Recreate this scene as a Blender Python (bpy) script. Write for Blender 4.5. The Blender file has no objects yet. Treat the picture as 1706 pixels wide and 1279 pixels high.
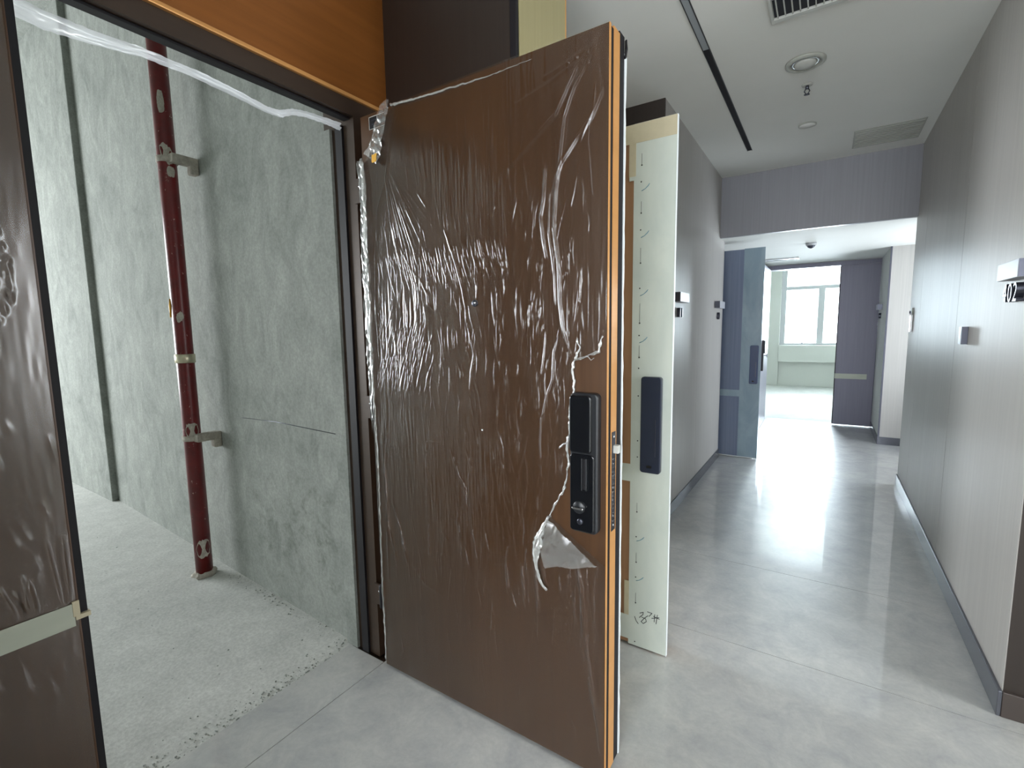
import bpy, bmesh, math, random
import numpy as np
from mathutils import Vector, Matrix

random.seed(7)
rng = np.random.default_rng(11)
scene = bpy.context.scene
COL = scene.collection

# ------------------------------------------------------------------ camera
YAW, PITCH, ROLL = math.radians(33.259), math.radians(6.449), math.radians(-0.889)
fwd = Vector((-math.sin(YAW) * math.cos(PITCH), math.cos(YAW) * math.cos(PITCH), -math.sin(PITCH)))
rgt = Vector((math.cos(YAW), math.sin(YAW), 0))
upv = rgt.cross(fwd)
r2 = rgt * math.cos(ROLL) + upv * math.sin(ROLL)
u2 = -rgt * math.sin(ROLL) + upv * math.cos(ROLL)
cd = bpy.data.cameras.new('camera')
cd.sensor_width = 36.0
cd.lens = 793.75 / 1706 * 36.0
cd.clip_start = 0.02
cam = bpy.data.objects.new('camera', cd)
COL.objects.link(cam)
m = Matrix((r2, u2, -fwd)).transposed().to_4x4()
m.translation = (0, 0, 1.4)
cam.matrix_world = m
scene.camera = cam

# ------------------------------------------------------------------ light
world = bpy.data.worlds.new('sky')
scene.world = world
world.use_nodes = True
wn = world.node_tree.nodes['Background']
wn.inputs[0].default_value = (0.80, 0.90, 1.0, 1)
wn.inputs[1].default_value = 4.0


def area(name, loc, rot, sx, sy, power, col):
    l = bpy.data.lights.new(name, 'AREA')
    l.shape = 'RECTANGLE'
    l.size, l.size_y, l.energy, l.color = sx, sy, power, col
    o = bpy.data.objects.new(name, l)
    o.location = loc
    o.rotation_euler = rot
    COL.objects.link(o)
    return o


# daylight outside the raw-room and end-room windows, then added unseen fills
area('daylight_raw_room', (-9.35, -1.45, 1.8), (0, math.radians(-90), 0), 2.4, 4.3, 205, (0.99, 1.0, 0.98))
area('daylight_end_room', (0.2, 13.4, 1.8), (math.radians(-90), 0, 0), 2.6, 2.0, 680, (0.76, 0.88, 1.0))
area('fill_rear', (0.0, -4.6, 1.5), (math.radians(90), 0, 0), 3.1, 2.4, 72, (1.0, 0.98, 0.95))  # unseen stand-in behind the camera, soft fill along the corridor

area('fill_second_room', (-6.3, 2.55, 1.7), (0, math.radians(-90), 0), 1.9, 1.2, 75, (0.93, 0.98, 1.0))  # added fill through the second doorway, brightens right wall and floor
area('fill_right_room', (4.3, 1.45, 1.65), (0, math.radians(90), 0), 1.9, 1.5, 68, (1.0, 0.98, 0.95))  # added fill from an unseen right doorway, lifts side leaf and header
area('fill_right_recess', (2.0, 6.1, 1.4), (0, math.radians(90), 0), 1.3, 1.1, 17, (0.88, 0.94, 1.0))  # added fill for the lowered ceiling and far left wall

vs = scene.view_settings
vs.view_transform = 'Standard'
vs.look = 'None'
vs.exposure = 1.1
vs.gamma = 1.0
vs.use_curve_mapping = False

# ------------------------------------------------------------------ materials


def srgb(r, g, b):
    f = lambda c: (c / 255 / 12.92) if c / 255 <= 0.04045 else ((c / 255 + 0.055) / 1.055) ** 2.4
    return (f(r), f(g), f(b), 1)


class NT:
    def __init__(s, name):
        s.m = bpy.data.materials.new(name)
        s.m.use_nodes = True
        s.t = s.m.node_tree
        s.t.nodes.clear()
        s.out = s.n('ShaderNodeOutputMaterial')

    def n(s, typ, **k):
        x = s.t.nodes.new(typ)
        for a, b in k.items():
            setattr(x, a, b)
        return x

    def l(s, a, b):
        s.t.links.new(a, b)

    def coords(s, scale=(1, 1, 1), obj=False):
        tc = s.n('ShaderNodeTexCoord')
        mp = s.n('ShaderNodeMapping')
        mp.inputs['Scale'].default_value = scale
        if obj:
            s.l(tc.outputs['Object'], mp.inputs[0])
        else:
            g = s.n('ShaderNodeNewGeometry')
            s.l(g.outputs['Position'], mp.inputs[0])
        return mp.outputs[0]

    def noise(s, vec, scale, detail=4, rough=0.55, dist=0.0):
        x = s.n('ShaderNodeTexNoise')
        x.inputs['Scale'].default_value = scale
        x.inputs['Detail'].default_value = detail
        x.inputs['Roughness'].default_value = rough
        x.inputs['Distortion'].default_value = dist
        s.l(vec, x.inputs['Vector'])
        return x.outputs['Fac']

    def ramp(s, fac, stops):
        x = s.n('ShaderNodeValToRGB')
        e = x.color_ramp.elements
        while len(e) < len(stops):
            e.new(0.5)
        for q, (p, c) in zip(e, stops):
            q.position = p
            q.color = c if len(c) == 4 else (*c, 1)
        s.l(fac, x.inputs[0])
        return x.outputs[0]

    def mix(s, fac, a, b, mode='MIX'):
        x = s.n('ShaderNodeMix', data_type='RGBA', blend_type=mode)
        for sock, v in ((x.inputs[0], fac), (x.inputs[6], a), (x.inputs[7], b)):
            if hasattr(v, 'is_linked'):
                s.l(v, sock)
            else:
                sock.default_value = v
        return x.outputs[2]

    def bump(s, h, strength=0.3, dist=0.01):
        x = s.n('ShaderNodeBump')
        x.inputs['Strength'].default_value = strength
        x.inputs['Distance'].default_value = dist
        s.l(h, x.inputs['Height'])
        return x.outputs[0]

    def bsdf(s, color=None, rough=0.5, metal=0.0, normal=None, spec=0.5, coat=0.0, coat_rough=0.1):
        b = s.n('ShaderNodeBsdfPrincipled')
        for key, v in (('Base Color', color), ('Roughness', rough), ('Metallic', metal)):
            if v is None:
                continue
            if hasattr(v, 'is_linked'):
                s.l(v, b.inputs[key])
            else:
                b.inputs[key].default_value = v
        b.inputs['Specular IOR Level'].default_value = spec
        b.inputs['Coat Weight'].default_value = coat
        b.inputs['Coat Roughness'].default_value = coat_rough
        if normal is not None:
            s.l(normal, b.inputs['Normal'])
        s.l(b.outputs[0], s.out.inputs[0])
        return s.m


def plain(name, rgb, rough=0.5, metal=0.0, spec=0.5, grain=0.0, scale=(40, 40, 6), coat=0.0):
    t = NT(name)
    c = srgb(*rgb)
    if grain:
        f = t.noise(t.coords(scale), 1.0, 5)
        lo = tuple(v * (1 - grain) for v in c[:3])
        hi = tuple(min(1, v * (1 + grain)) for v in c[:3])
        col = t.ramp(f, [(0.3, lo), (0.7, hi)])
        return t.bsdf(col, rough, metal, t.bump(f, 0.08, 0.002), spec, coat)
    return t.bsdf(c, rough, metal, None, spec, coat)


M = {}


def concrete(name, lo, hi, stain, sc=1.0, swirl=2.2, mould=False):
    t = NT(name)
    v = t.coords((1, 1, 1))
    big = t.noise(v, 1.3 * sc, 6, 0.6, swirl)
    mid = t.noise(t.coords((1.4, 1.4, 0.8)), 5.5 * sc, 8, 0.65, swirl * 0.8)
    fine = t.noise(v, 70, 6, 0.7)
    base = t.ramp(big, [(0.25, lo), (0.75, hi)])
    c2 = t.ramp(mid, [(0.3, tuple(x * 0.88 for x in lo[:3])), (0.7, hi)])
    col = t.mix(0.5, base, c2)
    fm = t.ramp(fine, [(0.40, (0.80, 0.80, 0.80)), (0.6, (1.06, 1.06, 1.06))])
    col = t.mix(0.7, col, fm, 'MULTIPLY')
    st = t.ramp(t.noise(v, 3.1 * sc, 7, 0.72, 0.8), [(0.62, (0, 0, 0)), (0.84, (0.7, 0.7, 0.7))])
    col = t.mix(st, col, stain)
    if mould:      # dark damp blotches low on the wall near the doorway
        sx = t.n('ShaderNodeSeparateXYZ')
        t.l(v, sx.inputs[0])
        band = []
        for out, a0, a1, b0, b1 in ((2, 0.05, 0.25, 0.55, 0.85), (0, -2.75, -2.45, -1.9, -1.72)):
            for lo_, hi_ in ((a0, a1), (b1, b0)):
                mr = t.n('ShaderNodeMapRange', interpolation_type='SMOOTHSTEP')
                mr.inputs[1].default_value, mr.inputs[2].default_value = min(lo_, hi_), max(lo_, hi_)
                if lo_ > hi_:
                    mr.inputs[3].default_value, mr.inputs[4].default_value = 1, 0
                t.l(sx.outputs[out], mr.inputs[0])
                band.append(mr.outputs[0])
        f0 = band[0]
        for x in band[1:]:
            mm = t.n('ShaderNodeMath', operation='MULTIPLY')
            t.l(f0, mm.inputs[0])
            t.l(x, mm.inputs[1])
            f0 = mm.outputs[0]
        nz = t.ramp(t.noise(v, 11, 7, 0.75, 0.6), [(0.50, (0, 0, 0)), (0.68, (0.55, 0.55, 0.55))])
        mm = t.n('ShaderNodeMath', operation='MULTIPLY')
        t.l(f0, mm.inputs[0])
        t.l(nz, mm.inputs[1])
        col = t.mix(mm.outputs[0], col, srgb(84, 90, 80))
    add = t.n('ShaderNodeMath', operation='ADD')
    t.l(mid, add.inputs[0])
    t.l(fine, add.inputs[1])
    return t.bsdf(col, 0.9, 0, t.bump(add.outputs[0], 0.35, 0.004), 0.2)


M['raw_wall'] = concrete('raw_plaster', srgb(120, 125, 120), srgb(168, 171, 165), srgb(102, 106, 100), 0.8, 2.0, True)
M['raw_floor'] = concrete('raw_floor_screed', srgb(176, 178, 174), srgb(206, 207, 202), srgb(160, 162, 156), 0.8, 1.0)
M['dust'] = concrete('pale_mortar', srgb(150, 146, 136), srgb(196, 190, 178), srgb(120, 112, 104), 3.0)

t = NT('polished_concrete')
v = t.coords((1, 1, 1))
a = t.noise(v, 1.6, 6, 0.62, 1.4)
b = t.noise(v, 7.0, 8, 0.7, 0.6)
c = t.noise(v, 60, 4, 0.6)
col = t.mix(0.5, t.ramp(a, [(0.28, srgb(156, 157, 157)), (0.72, srgb(190, 190, 186))]),
            t.ramp(b, [(0.32, srgb(146, 148, 150)), (0.68, srgb(196, 195, 189))]))
col = t.mix(0.25, col, t.ramp(c, [(0.35, (0.75, 0.75, 0.75)), (0.65, (1.05, 1.05, 1.05))]), 'MULTIPLY')
ro = t.ramp(b, [(0.3, (0.085, 0.085, 0.085)), (0.7, (0.14, 0.14, 0.14))])
M['floor'] = t.bsdf(col, 0.42, 0, t.bump(b, 0.012, 0.002), 0.5, 1.0, 0.045)

M['ceiling'] = plain('white_ceiling_paint', (228, 229, 224), 0.8, grain=0.015, scale=(3, 3, 3))
M['plaster_white'] = plain('pale_wall_plaster', (188, 190, 184), 0.8, grain=0.02, scale=(2, 2, 2))


def laminate(name, lo, hi, rough):
    t = NT(name)
    f = t.noise(t.coords((55, 55, 1.2)), 1.0, 6, 0.6)
    g = t.noise(t.coords((3, 3, 0.7)), 1.0, 3, 0.5)
    col = t.mix(0.35, t.ramp(f, [(0.3, lo), (0.7, hi)]), t.ramp(g, [(0.3, lo), (0.7, hi)]))
    return t.bsdf(col, rough, 0, t.bump(f, 0.05, 0.001), 0.42)


M['taupe'] = laminate('taupe_wall_laminate', srgb(168, 165, 161), srgb(182, 179, 174), 0.46)
M['beam'] = laminate('slate_grey_laminate', srgb(132, 132, 138), srgb(144, 144, 150), 0.4)
M['lock_hazed'] = plain('hazed_lock_panel', (52, 70, 104), 0.25)  # haze from the far window is painted into the lock's blue
M['taupe_shaded'] = laminate('shaded_brown_laminate', srgb(38, 30, 25), srgb(46, 37, 31), 0.5)  # dim light on the recess end walls is painted into this brown
M['pier'] = laminate('light_tinted_laminate', srgb(142, 134, 98), srgb(154, 146, 108), 0.45)  # yellow of reflected light put into the grey wall colour
M['brown'] = laminate('bronze_brown_door_skin', srgb(68, 44, 25), srgb(82, 55, 32), 0.36)
M['brown_lit'] = laminate('lit_brown_door_skin', srgb(150, 112, 82), srgb(166, 126, 94), 0.36)  # door brown brightened, light in the gap is painted in
M['bronze'] = plain('bronze_panel', (150, 92, 42), 0.34, 0.55, grain=0.12, scale=(2, 2, 30))
M['gold'] = plain('brass_coloured_edge', (214, 156, 92), 0.38, 0.35, grain=0.06, scale=(2, 2, 20))
M['frame'] = plain('dark_bronze_frame', (62, 48, 38), 0.42, 0.3, grain=0.1, scale=(6, 6, 30))
M['gasket'] = plain('black_rubber', (20, 18, 22), 0.6, 0, 0.3)
M['black'] = plain('black_glossy_plastic', (14, 16, 20), 0.16, 0, 0.5)
M['black_matt'] = plain('black_satin_plastic', (24, 26, 30), 0.35, 0, 0.5)
M['navy'] = plain('dark_navy_panel', (36, 42, 58), 0.2, 0, 0.5)
M['chrome'] = plain('brushed_steel', (196, 196, 196), 0.22, 1.0)
M['steel_dark'] = plain('dark_steel', (84, 86, 96), 0.3, 0.9)
M['zinc'] = plain('zinc_clamp', (200, 194, 170), 0.3, 1.0, grain=0.1, scale=(30, 30, 30))
M['white_film'] = plain('white_sheet_edge', (228, 234, 236), 0.4)
M['base'] = plain('grey_metal_skirting', (104, 106, 114), 0.25, 0.65, grain=0.04, scale=(2, 60, 2))
M['base_brown'] = plain('brown_skirting', (70, 62, 58), 0.35, 0.2)
M['masking'] = plain('beige_masking_tape', (190, 180, 152), 0.6, grain=0.05, scale=(20, 20, 20))
M['clear_tape'] = plain('pale_packing_tape', (172, 176, 160), 0.35, grain=0.05, scale=(8, 8, 30))
M['ink'] = plain('black_marker_ink', (26, 26, 30), 0.6)
M['ink_blue'] = plain('blue_printed_ink', (92, 140, 158), 0.6)
M['yellow'] = plain('yellow_paint_mark', (214, 160, 40), 0.5)
M['pvc'] = plain('pale_window_frame', (172, 174, 176), 0.5)
M['sign_face'] = plain('satin_steel_sign', (186, 188, 194), 0.42, 0.3)
M['vent_dark'] = plain('dark_vent_inside', (26, 28, 36), 0.7)
M['diffuser'] = plain('grey_lamp_diffuser', (150, 156, 160), 0.35)
M['grey_plastic'] = plain('grey_white_plastic', (190, 192, 186), 0.45)
M['fixture'] = plain('ceiling_fixture_enamel', (170, 172, 164), 0.3)

t = NT('pale_protective_sheet')
f = t.noise(t.coords((6, 6, 3)), 1.0, 6, 0.6, 0.6)
M['sheet'] = t.bsdf(t.ramp(f, [(0.3, srgb(190, 198, 190)), (0.7, srgb(206, 211, 201))]), 0.38, 0, t.bump(f, 0.06, 0.004), 0.5)
t = NT('hazed_protective_sheet')
f = t.noise(t.coords((5, 5, 2)), 1.0, 5, 0.6, 0.8)
M['sheet_hazed'] = t.bsdf(t.ramp(f, [(0.3, srgb(128, 150, 164)), (0.7, srgb(150, 170, 182))]), 0.22, 0, None, 0.5)  # bluish window glare is painted into the sheet colour
M['door_hazed'] = laminate('hazed_filmed_skin', srgb(104, 116, 140), srgb(120, 132, 156), 0.22)  # same bluish glare painted into the far door's skin
M['door_grey'] = laminate('grey_violet_door_skin', srgb(116, 114, 130), srgb(126, 124, 140), 0.4)

t = NT('red_pipe_paint')
v = t.coords((1, 1, 1))
f = t.noise(v, 14, 6, 0.7, 0.5)
g = t.noise(t.coords((1, 1, 0.7)), 55, 5, 0.6)
sp = t.ramp(g, [(0.66, (0, 0, 0)), (0.70, (1, 1, 1))])
sp2 = t.ramp(t.noise(v, 9, 6, 0.7, 1.0), [(0.66, (0, 0, 0)), (0.72, (1, 1, 1))])
col = t.ramp(f, [(0.3, srgb(84, 12, 14)), (0.7, srgb(108, 20, 22))])
col = t.mix(sp, col, srgb(176, 150, 140))
col = t.mix(sp2, col, srgb(168, 130, 122))
M['pipe'] = t.bsdf(col, 0.32, 0, None, 0.5)


def film_mat(name, rough, gain, add, haze=0.0, hcol=(0.9, 0.92, 0.9, 1)):
    t = NT(name)
    tr = t.n('ShaderNodeBsdfTransparent')
    tr.inputs[0].default_value = (0.96, 0.97, 0.95, 1)
    gl = t.n('ShaderNodeBsdfGlossy')
    gl.inputs['Roughness'].default_value = rough
    gl.inputs['Color'].default_value = (1, 1, 1, 1)
    fr = t.n('ShaderNodeFresnel')
    fr.inputs[0].default_value = 1.5
    ma = t.n('ShaderNodeMath', operation='MULTIPLY_ADD', use_clamp=True)
    ma.inputs[1].default_value = gain
    ma.inputs[2].default_value = add
    t.l(fr.outputs[0], ma.inputs[0])
    mx = t.n('ShaderNodeMixShader')
    t.l(ma.outputs[0], mx.inputs[0])
    t.l(tr.outputs[0], mx.inputs[1])
    t.l(gl.outputs[0], mx.inputs[2])
    last = mx.outputs[0]
    if haze:
        df = t.n('ShaderNodeBsdfTranslucent')
        df.inputs[0].default_value = hcol
        d2 = t.n('ShaderNodeBsdfDiffuse')
        d2.inputs[0].default_value = hcol
        m1 = t.n('ShaderNodeMixShader')
        m1.inputs[0].default_value = 0.5
        t.l(df.outputs[0], m1.inputs[1])
        t.l(d2.outputs[0], m1.inputs[2])
        m2 = t.n('ShaderNodeMixShader')
        m2.inputs[0].default_value = haze
        t.l(last, m2.inputs[1])
        t.l(m1.outputs[0], m2.inputs[2])
        last = m2.outputs[0]
    t.l(last, t.out.inputs[0])
    return t.m


M['film'] = film_mat('clear_plastic_film', 0.2, 1.35, 0.0, 0.008)
M['film_haze'] = film_mat('crumpled_plastic_film', 0.16, 2.6, 0.10, 0.10)
M['film_flap'] = film_mat('flap_plastic_film', 0.22, 2.4, 0.12, 0.19)
M['film_strip'] = film_mat('plastic_strip', 0.2, 2.0, 0.05, 0.45, (0.86, 0.88, 0.92, 1))
M['glass'] = film_mat('window_glass', 0.02, 1.0, 0.0)

# ------------------------------------------------------------------ helpers


def mesh_obj(name, me, mat, parent=None, loc=None):
    o = bpy.data.objects.new(name, me)
    COL.objects.link(o)
    if mat is not None:
        me.materials.clear()
        me.materials.append(M[mat])
    if parent is not None:
        o.parent = parent
        o.matrix_parent_inverse = parent.matrix_world.inverted()
    return o


def tag(o, label=None, cat=None, group=None, kind=None):
    for k, v in (('label', label), ('category', cat), ('group', group), ('kind', kind)):
        if v:
            o[k] = v
    return o


def thing(name, label, cat, loc, group=None):
    o = bpy.data.objects.new(name, None)
    o.empty_display_size = 0.1
    COL.objects.link(o)
    o.location = loc
    o.matrix_world = Matrix.Translation(loc)
    return tag(o, label, cat, group)


def bm_box(bm, x0, x1, y0, y1, z0, z1, bev=0.0, seg=2):
    vv = [bm.verts.new(p) for p in ((x0, y0, z0), (x1, y0, z0), (x1, y1, z0), (x0, y1, z0),
                                    (x0, y0, z1), (x1, y0, z1), (x1, y1, z1), (x0, y1, z1))]
    fs = [bm.faces.new([vv[i] for i in q]) for q in
          ((3, 2, 1, 0), (4, 5, 6, 7), (0, 1, 5, 4), (1, 2, 6, 5), (2, 3, 7, 6), (3, 0, 4, 7))]
    if bev:
        es = list({e for f in fs for e in f.edges})
        bmesh.ops.bevel(bm, geom=es, offset=bev, segments=seg, affect='EDGES', profile=0.5)


def finish(bm, name, mat, parent=None, smooth=False):
    bmesh.ops.recalc_face_normals(bm, faces=bm.faces)
    me = bpy.data.meshes.new(name)
    bm.to_mesh(me)
    bm.free()
    if smooth:
        for p in me.polygons:
            p.use_smooth = True
    return mesh_obj(name, me, mat, parent)


def box(name, mat, x0, x1, y0, y1, z0, z1, parent=None, bev=0.0, seg=2):
    bm = bmesh.new()
    bm_box(bm, min(x0, x1), max(x0, x1), min(y0, y1), max(y0, y1), min(z0, z1), max(z0, z1), bev, seg)
    return finish(bm, name, mat, parent)


def struct(name, mat, *a, bev=0.0, parent=None):
    o = box(name, mat, *a, parent=parent, bev=bev)
    if parent is None:
        o['kind'] = 'structure'
    return o


def rounded_slab(name, mat, x0, x1, y0, y1, z0, z1, rad, bev, parent, axis='y'):
    """slab in the x-z plane with rounded corners, thickness along y"""
    bm = bmesh.new()
    pts = []
    for cx, cz, a0 in ((x1 - rad, z1 - rad, 0), (x0 + rad, z1 - rad, 90), (x0 + rad, z0 + rad, 180), (x1 - rad, z0 + rad, 270)):
        for k in range(6):
            a = math.radians(a0 + 90 * k / 5)
            pts.append((cx + rad * math.cos(a), cz + rad * math.sin(a)))
    f = bm.faces.new([bm.verts.new((x, y1, z)) for x, z in pts])
    r = bmesh.ops.extrude_face_region(bm, geom=[f])
    vs_ = [g for g in r['geom'] if isinstance(g, bmesh.types.BMVert)]
    bmesh.ops.translate(bm, verts=vs_, vec=(0, y0 - y1, 0))
    fr = [e for e in bm.edges if all(abs(v.co.y - y0) < 1e-6 for v in e.verts)]
    if bev:
        bmesh.ops.bevel(bm, geom=fr, offset=bev, segments=2, affect='EDGES', profile=0.5)
    return finish(bm, name, mat, parent)


def lathe(name, mat, centre, prof, parent=None, seg=32, axis='z', smooth=True):
    """prof: list of (radius, height)"""
    bm = bmesh.new()
    rings = []
    for r, hh in prof:
        ring = []
        for k in range(seg):
            a = 2 * math.pi * k / seg
            if axis == 'z':
                p = (r * math.cos(a), r * math.sin(a), hh)
            elif axis == 'y':
                p = (r * math.cos(a), hh, r * math.sin(a))
            else:
                p = (hh, r * math.cos(a), r * math.sin(a))
            ring.append(bm.verts.new(Vector(centre) + Vector(p)))
        rings.append(ring)
    for i in range(len(rings) - 1):
        for k in range(seg):
            bm.faces.new((rings[i][k], rings[i][(k + 1) % seg], rings[i + 1][(k + 1) % seg], rings[i + 1][k]))
    for rg in (rings[0], rings[-1]):
        try:
            bm.faces.new(rg)
        except ValueError:
            pass
    o = finish(bm, name, mat, parent, smooth)
    return o


def tube(name, mat, pts, radii, parent=None, seg=6, jitter=0.0, flat=(1, 1, 1)):
    bm = bmesh.new()
    rings = []
    n = len(pts)
    P = [Vector(p) for p in pts]
    for i in range(n):
        d = (P[min(i + 1, n - 1)] - P[max(i - 1, 0)]).normalized()
        a = d.cross(Vector((0, 1, 0)))
        if a.length < 1e-3:
            a = d.cross(Vector((1, 0, 0)))
        a.normalize()
        b_ = d.cross(a)
        r = radii[i] if isinstance(radii, (list, tuple)) else radii
        ring = []
        for k in range(seg):
            q = 2 * math.pi * k / seg
            off = (a * math.cos(q) + b_ * math.sin(q)) * r * (1 + random.uniform(-jitter, jitter))
            ring.append(bm.verts.new(P[i] + Vector((off.x * flat[0], off.y * flat[1], off.z * flat[2]))))
        rings.append(ring)
    for i in range(n - 1):
        for k in range(seg):
            bm.faces.new((rings[i][k], rings[i][(k + 1) % seg], rings[i + 1][(k + 1) % seg], rings[i + 1][k]))
    bm.faces.new(rings[0])
    bm.faces.new(rings[-1])
    return finish(bm, name, mat, parent, smooth=True)


def resample(pts, step, jit=0.0):
    out = []
    P = [Vector(p) for p in pts]
    for a_, b_ in zip(P[:-1], P[1:]):
        k = max(1, int((b_ - a_).length / step))
        for i in range(k):
            out.append(a_.lerp(b_, i / k))
    out.append(P[-1])
    if jit:
        out = [p + Vector((random.uniform(-jit, jit), random.uniform(-jit, jit) * 0.5, random.uniform(-jit, jit))) for p in out]
    return out


def text_obj(name, body, size, mat, mw, parent=None, extrude=0.004):
    cu = bpy.data.curves.new(name, 'FONT')
    cu.body = body
    cu.size = size
    cu.extrude = extrude
    o = bpy.data.objects.new(name + '_tmp', cu)
    COL.objects.link(o)
    bpy.context.view_layer.update()
    dg = bpy.context.evaluated_depsgraph_get()
    me = bpy.data.meshes.new_from_object(o.evaluated_get(dg))
    bpy.data.objects.remove(o)
    me.transform(mw)
    return mesh_obj(name, me, mat, parent)


# ------------------------------------------------------------------ the setting
XL, XO, XI = -0.913, -1.55, -1.73      # corridor wall, recess wall outer / inner face
XR = 0.591
ZC, ZL = 2.837, 2.27                   # corridor ceiling, lowered ceiling
Y1, Y1B, Y2, Y3 = 1.458, 1.818, 3.2, 5.44

# floor of large polished slabs with fine joints
fl = struct('floor', 'gasket', XI, 1.7, -4.3, 8.2, -0.10, -0.014)
fl.data.materials.clear()
fl.data.materials.append(M['frame'])
J = 0.0015
ys = [-4.3, 2.184, 2.987, 5.2, 8.0]
for i, (a, b) in enumerate(zip(ys[:-1], ys[1:])):
    box('floor_slab', 'floor', -1.51 + J, 1.7, a + J, b - J, -0.012, 0.0, parent=fl)
box('threshold_slab', 'floor', XI, -1.51 - J, -0.3, 1.27, -0.012, 0.0, parent=fl)
box('threshold_slab', 'floor', XI, -1.51 - J, 1.9, 3.1, -0.012, 0.0, parent=fl)
struct('floor_raw_room', 'raw_floor', -9.0, XI, -4.6, 1.75, -0.14, -0.012)
struct('floor_second_room', 'raw_floor', -6.2, XI, 1.9, 3.2, -0.14, -0.012)
struct('floor_end_room', 'raw_floor', -2.4, 2.6, 8.2, 13.05, -0.10, 0.0)
struct('door_sill_end_room', 'floor', -0.73, 0.58, 8.0 + J, 8.2, -0.012, 0.0)

# ceilings
struct('ceiling', 'ceiling', XI, 1.7, -4.3, 5.2, ZC, ZC + 0.12)
struct('ceiling_lowered', 'ceiling', XI, 1.7, 5.222, 8.0, ZL, ZL + 0.1)
struct('ceiling_raw_room', 'raw_wall', -9.2, XI, -4.6, 1.8, 4.0, 4.15)
struct('ceiling_second_room', 'raw_wall', -6.2, XI, 1.9, 3.2, 3.1, 3.25)
struct('ceiling_end_room', 'plaster_white', -2.4, 2.6, 8.2, 13.05, 3.0, 3.12)
bw = struct('wall_beam_over_corridor', 'beam', XI, 1.7, 5.18, 5.222, ZL - 0.0, ZC)

# left side: pier between the two doors
pier = struct('wall_left_pier', 'frame', XI, XL - 0.012, Y1 + 0.012, Y1B - 0.012, 0.0, ZC)
box('end_panel', 'taupe_shaded', XO, XL - 0.03, Y1, Y1 + 0.012, 0.0, ZC, parent=pier)
box('corner_trim', 'gasket', XL - 0.028, XL - 0.002, Y1 - 0.004, Y1 + 0.012, 0.0, ZC, parent=pier, bev=0.002)
box('face_panel', 'pier', XL - 0.012, XL, Y1 + 0.014, Y1B - 0.004, 0.0, ZC, parent=pier)
box('corner_trim', 'gold', XL - 0.012, XL + 0.002, Y1B - 0.004, Y1B, 0.0, ZC, parent=pier)
box('end_panel', 'taupe_shaded', XO, XL - 0.012, Y1B - 0.012, Y1B, 0.0, ZC, parent=pier)
# recess wall above and beside the first opening
hd = struct('wall_left_recess', 'raw_wall', XI, XO - 0.012, -0.35, Y1 + 0.012, 2.31, ZC)
box('header_panel', 'bronze', XO - 0.012, XO, -0.35, Y1, 2.285, ZC, parent=hd)
box('header_bead', 'gold', XO - 0.012, XO + 0.012, -0.35, Y1 - 0.02, 2.279, 2.293, parent=hd, bev=0.003)
struct('wall_raw_room_over_door', 'raw_wall', XI - 0.02, XI, -4.6, 1.3, 2.32, 4.0)
struct('wall_left_near', 'taupe', XI, XL, -4.3, -0.35, 0.0, ZC)
struct('wall_raw_room_near_door', 'raw_wall', XI - 0.02, XI, -4.6, -0.14, 0.0, 2.32)
# recess wall of the second opening
h2 = struct('wall_left_second_recess', 'raw_wall', XI, XO - 0.012, Y1B, Y2, 2.285, ZC)
box('header_panel', 'taupe_shaded', XO - 0.012, XO, Y1B, Y2, 2.285, ZC, parent=h2)
struct('wall_second_recess_side', 'frame', XI, XO, 3.05, Y2, 0.0, 2.285)
struct('wall_second_room_side', 'raw_wall', -6.0, XI, 1.78, 1.9, -0.02, 3.1)
struct('wall_second_room_far', 'raw_wall', -6.0, XI, Y2, Y2 + 0.1, -0.02, 3.1)
struct('wall_second_room_fill_gap_under', 'raw_wall', -6.2, -6.0, 1.78, Y2 + 0.1, -0.02, 0.7)  # unseen opening made to let the second-room fill in
struct('wall_second_room_fill_gap_over', 'raw_wall', -6.2, -6.0, 1.78, Y2 + 0.1, 2.7, 3.1)
# left corridor wall between second recess and third recess
lw = struct('wall_left', 'frame', XI, XL - 0.012, Y2 + 0.012, Y3 - 0.012, 0.0, ZC)
box('end_panel', 'taupe_shaded', XO, XL - 0.0, Y2, Y2 + 0.012, 0.0, ZC, parent=lw)
for a, b in ((Y2 + 0.012, 4.32), (4.323, Y3)):
    box('wall_panel', 'taupe', XL - 0.012, XL, a, b, 0.0, ZC if b < 5 else ZC, parent=lw)
box('end_panel', 'taupe', XI, XL - 0.012, Y3 - 0.012, Y3, 0.0, ZL, parent=lw)
struct('wall_left_third_recess', 'taupe', XI, XO, Y3, 7.25, 0.0, ZL)
struct('wall_left_far', 'taupe', XI, XL, 7.25, 8.0, 0.0, ZL)
struct('baseboard_left', 'base', XL, XL + 0.01, Y2, Y3, 0.0, 0.09, bev=0.002)

# right side
rw = struct('wall_right', 'frame', XR + 0.012, 1.7, 2.272, 5.228, 0.0, ZC)
for a, b in ((2.262, 3.485), (3.489, 4.72), (4.7235, 5.24)):
    box('wall_panel', 'taupe', XR, XR + 0.012, a, b, 0.0, ZC, parent=rw)
box('end_panel', 'taupe_shaded', XR + 0.003, 1.7, 2.26, 2.272, 0.0, ZC, parent=rw)
box('end_panel', 'taupe', XR + 0.012, 1.7, 5.228, 5.24, 0.0, ZL, parent=rw)
struct('baseboard_right', 'base', XR - 0.012, XR, 2.25, 5.24, 0.0, 0.095, bev=0.002)
struct('baseboard_right_return', 'base_brown', XR, 1.5, 2.248, 2.26, 0.0, 0.095, bev=0.002)
struct('wall_right_near', 'taupe', 1.5, 1.7, -4.3, 1.1, 0.0, ZC)
struct('wall_right_near_far', 'taupe', 1.5, 1.7, 2.1, 2.262, 0.0, ZC)
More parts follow.
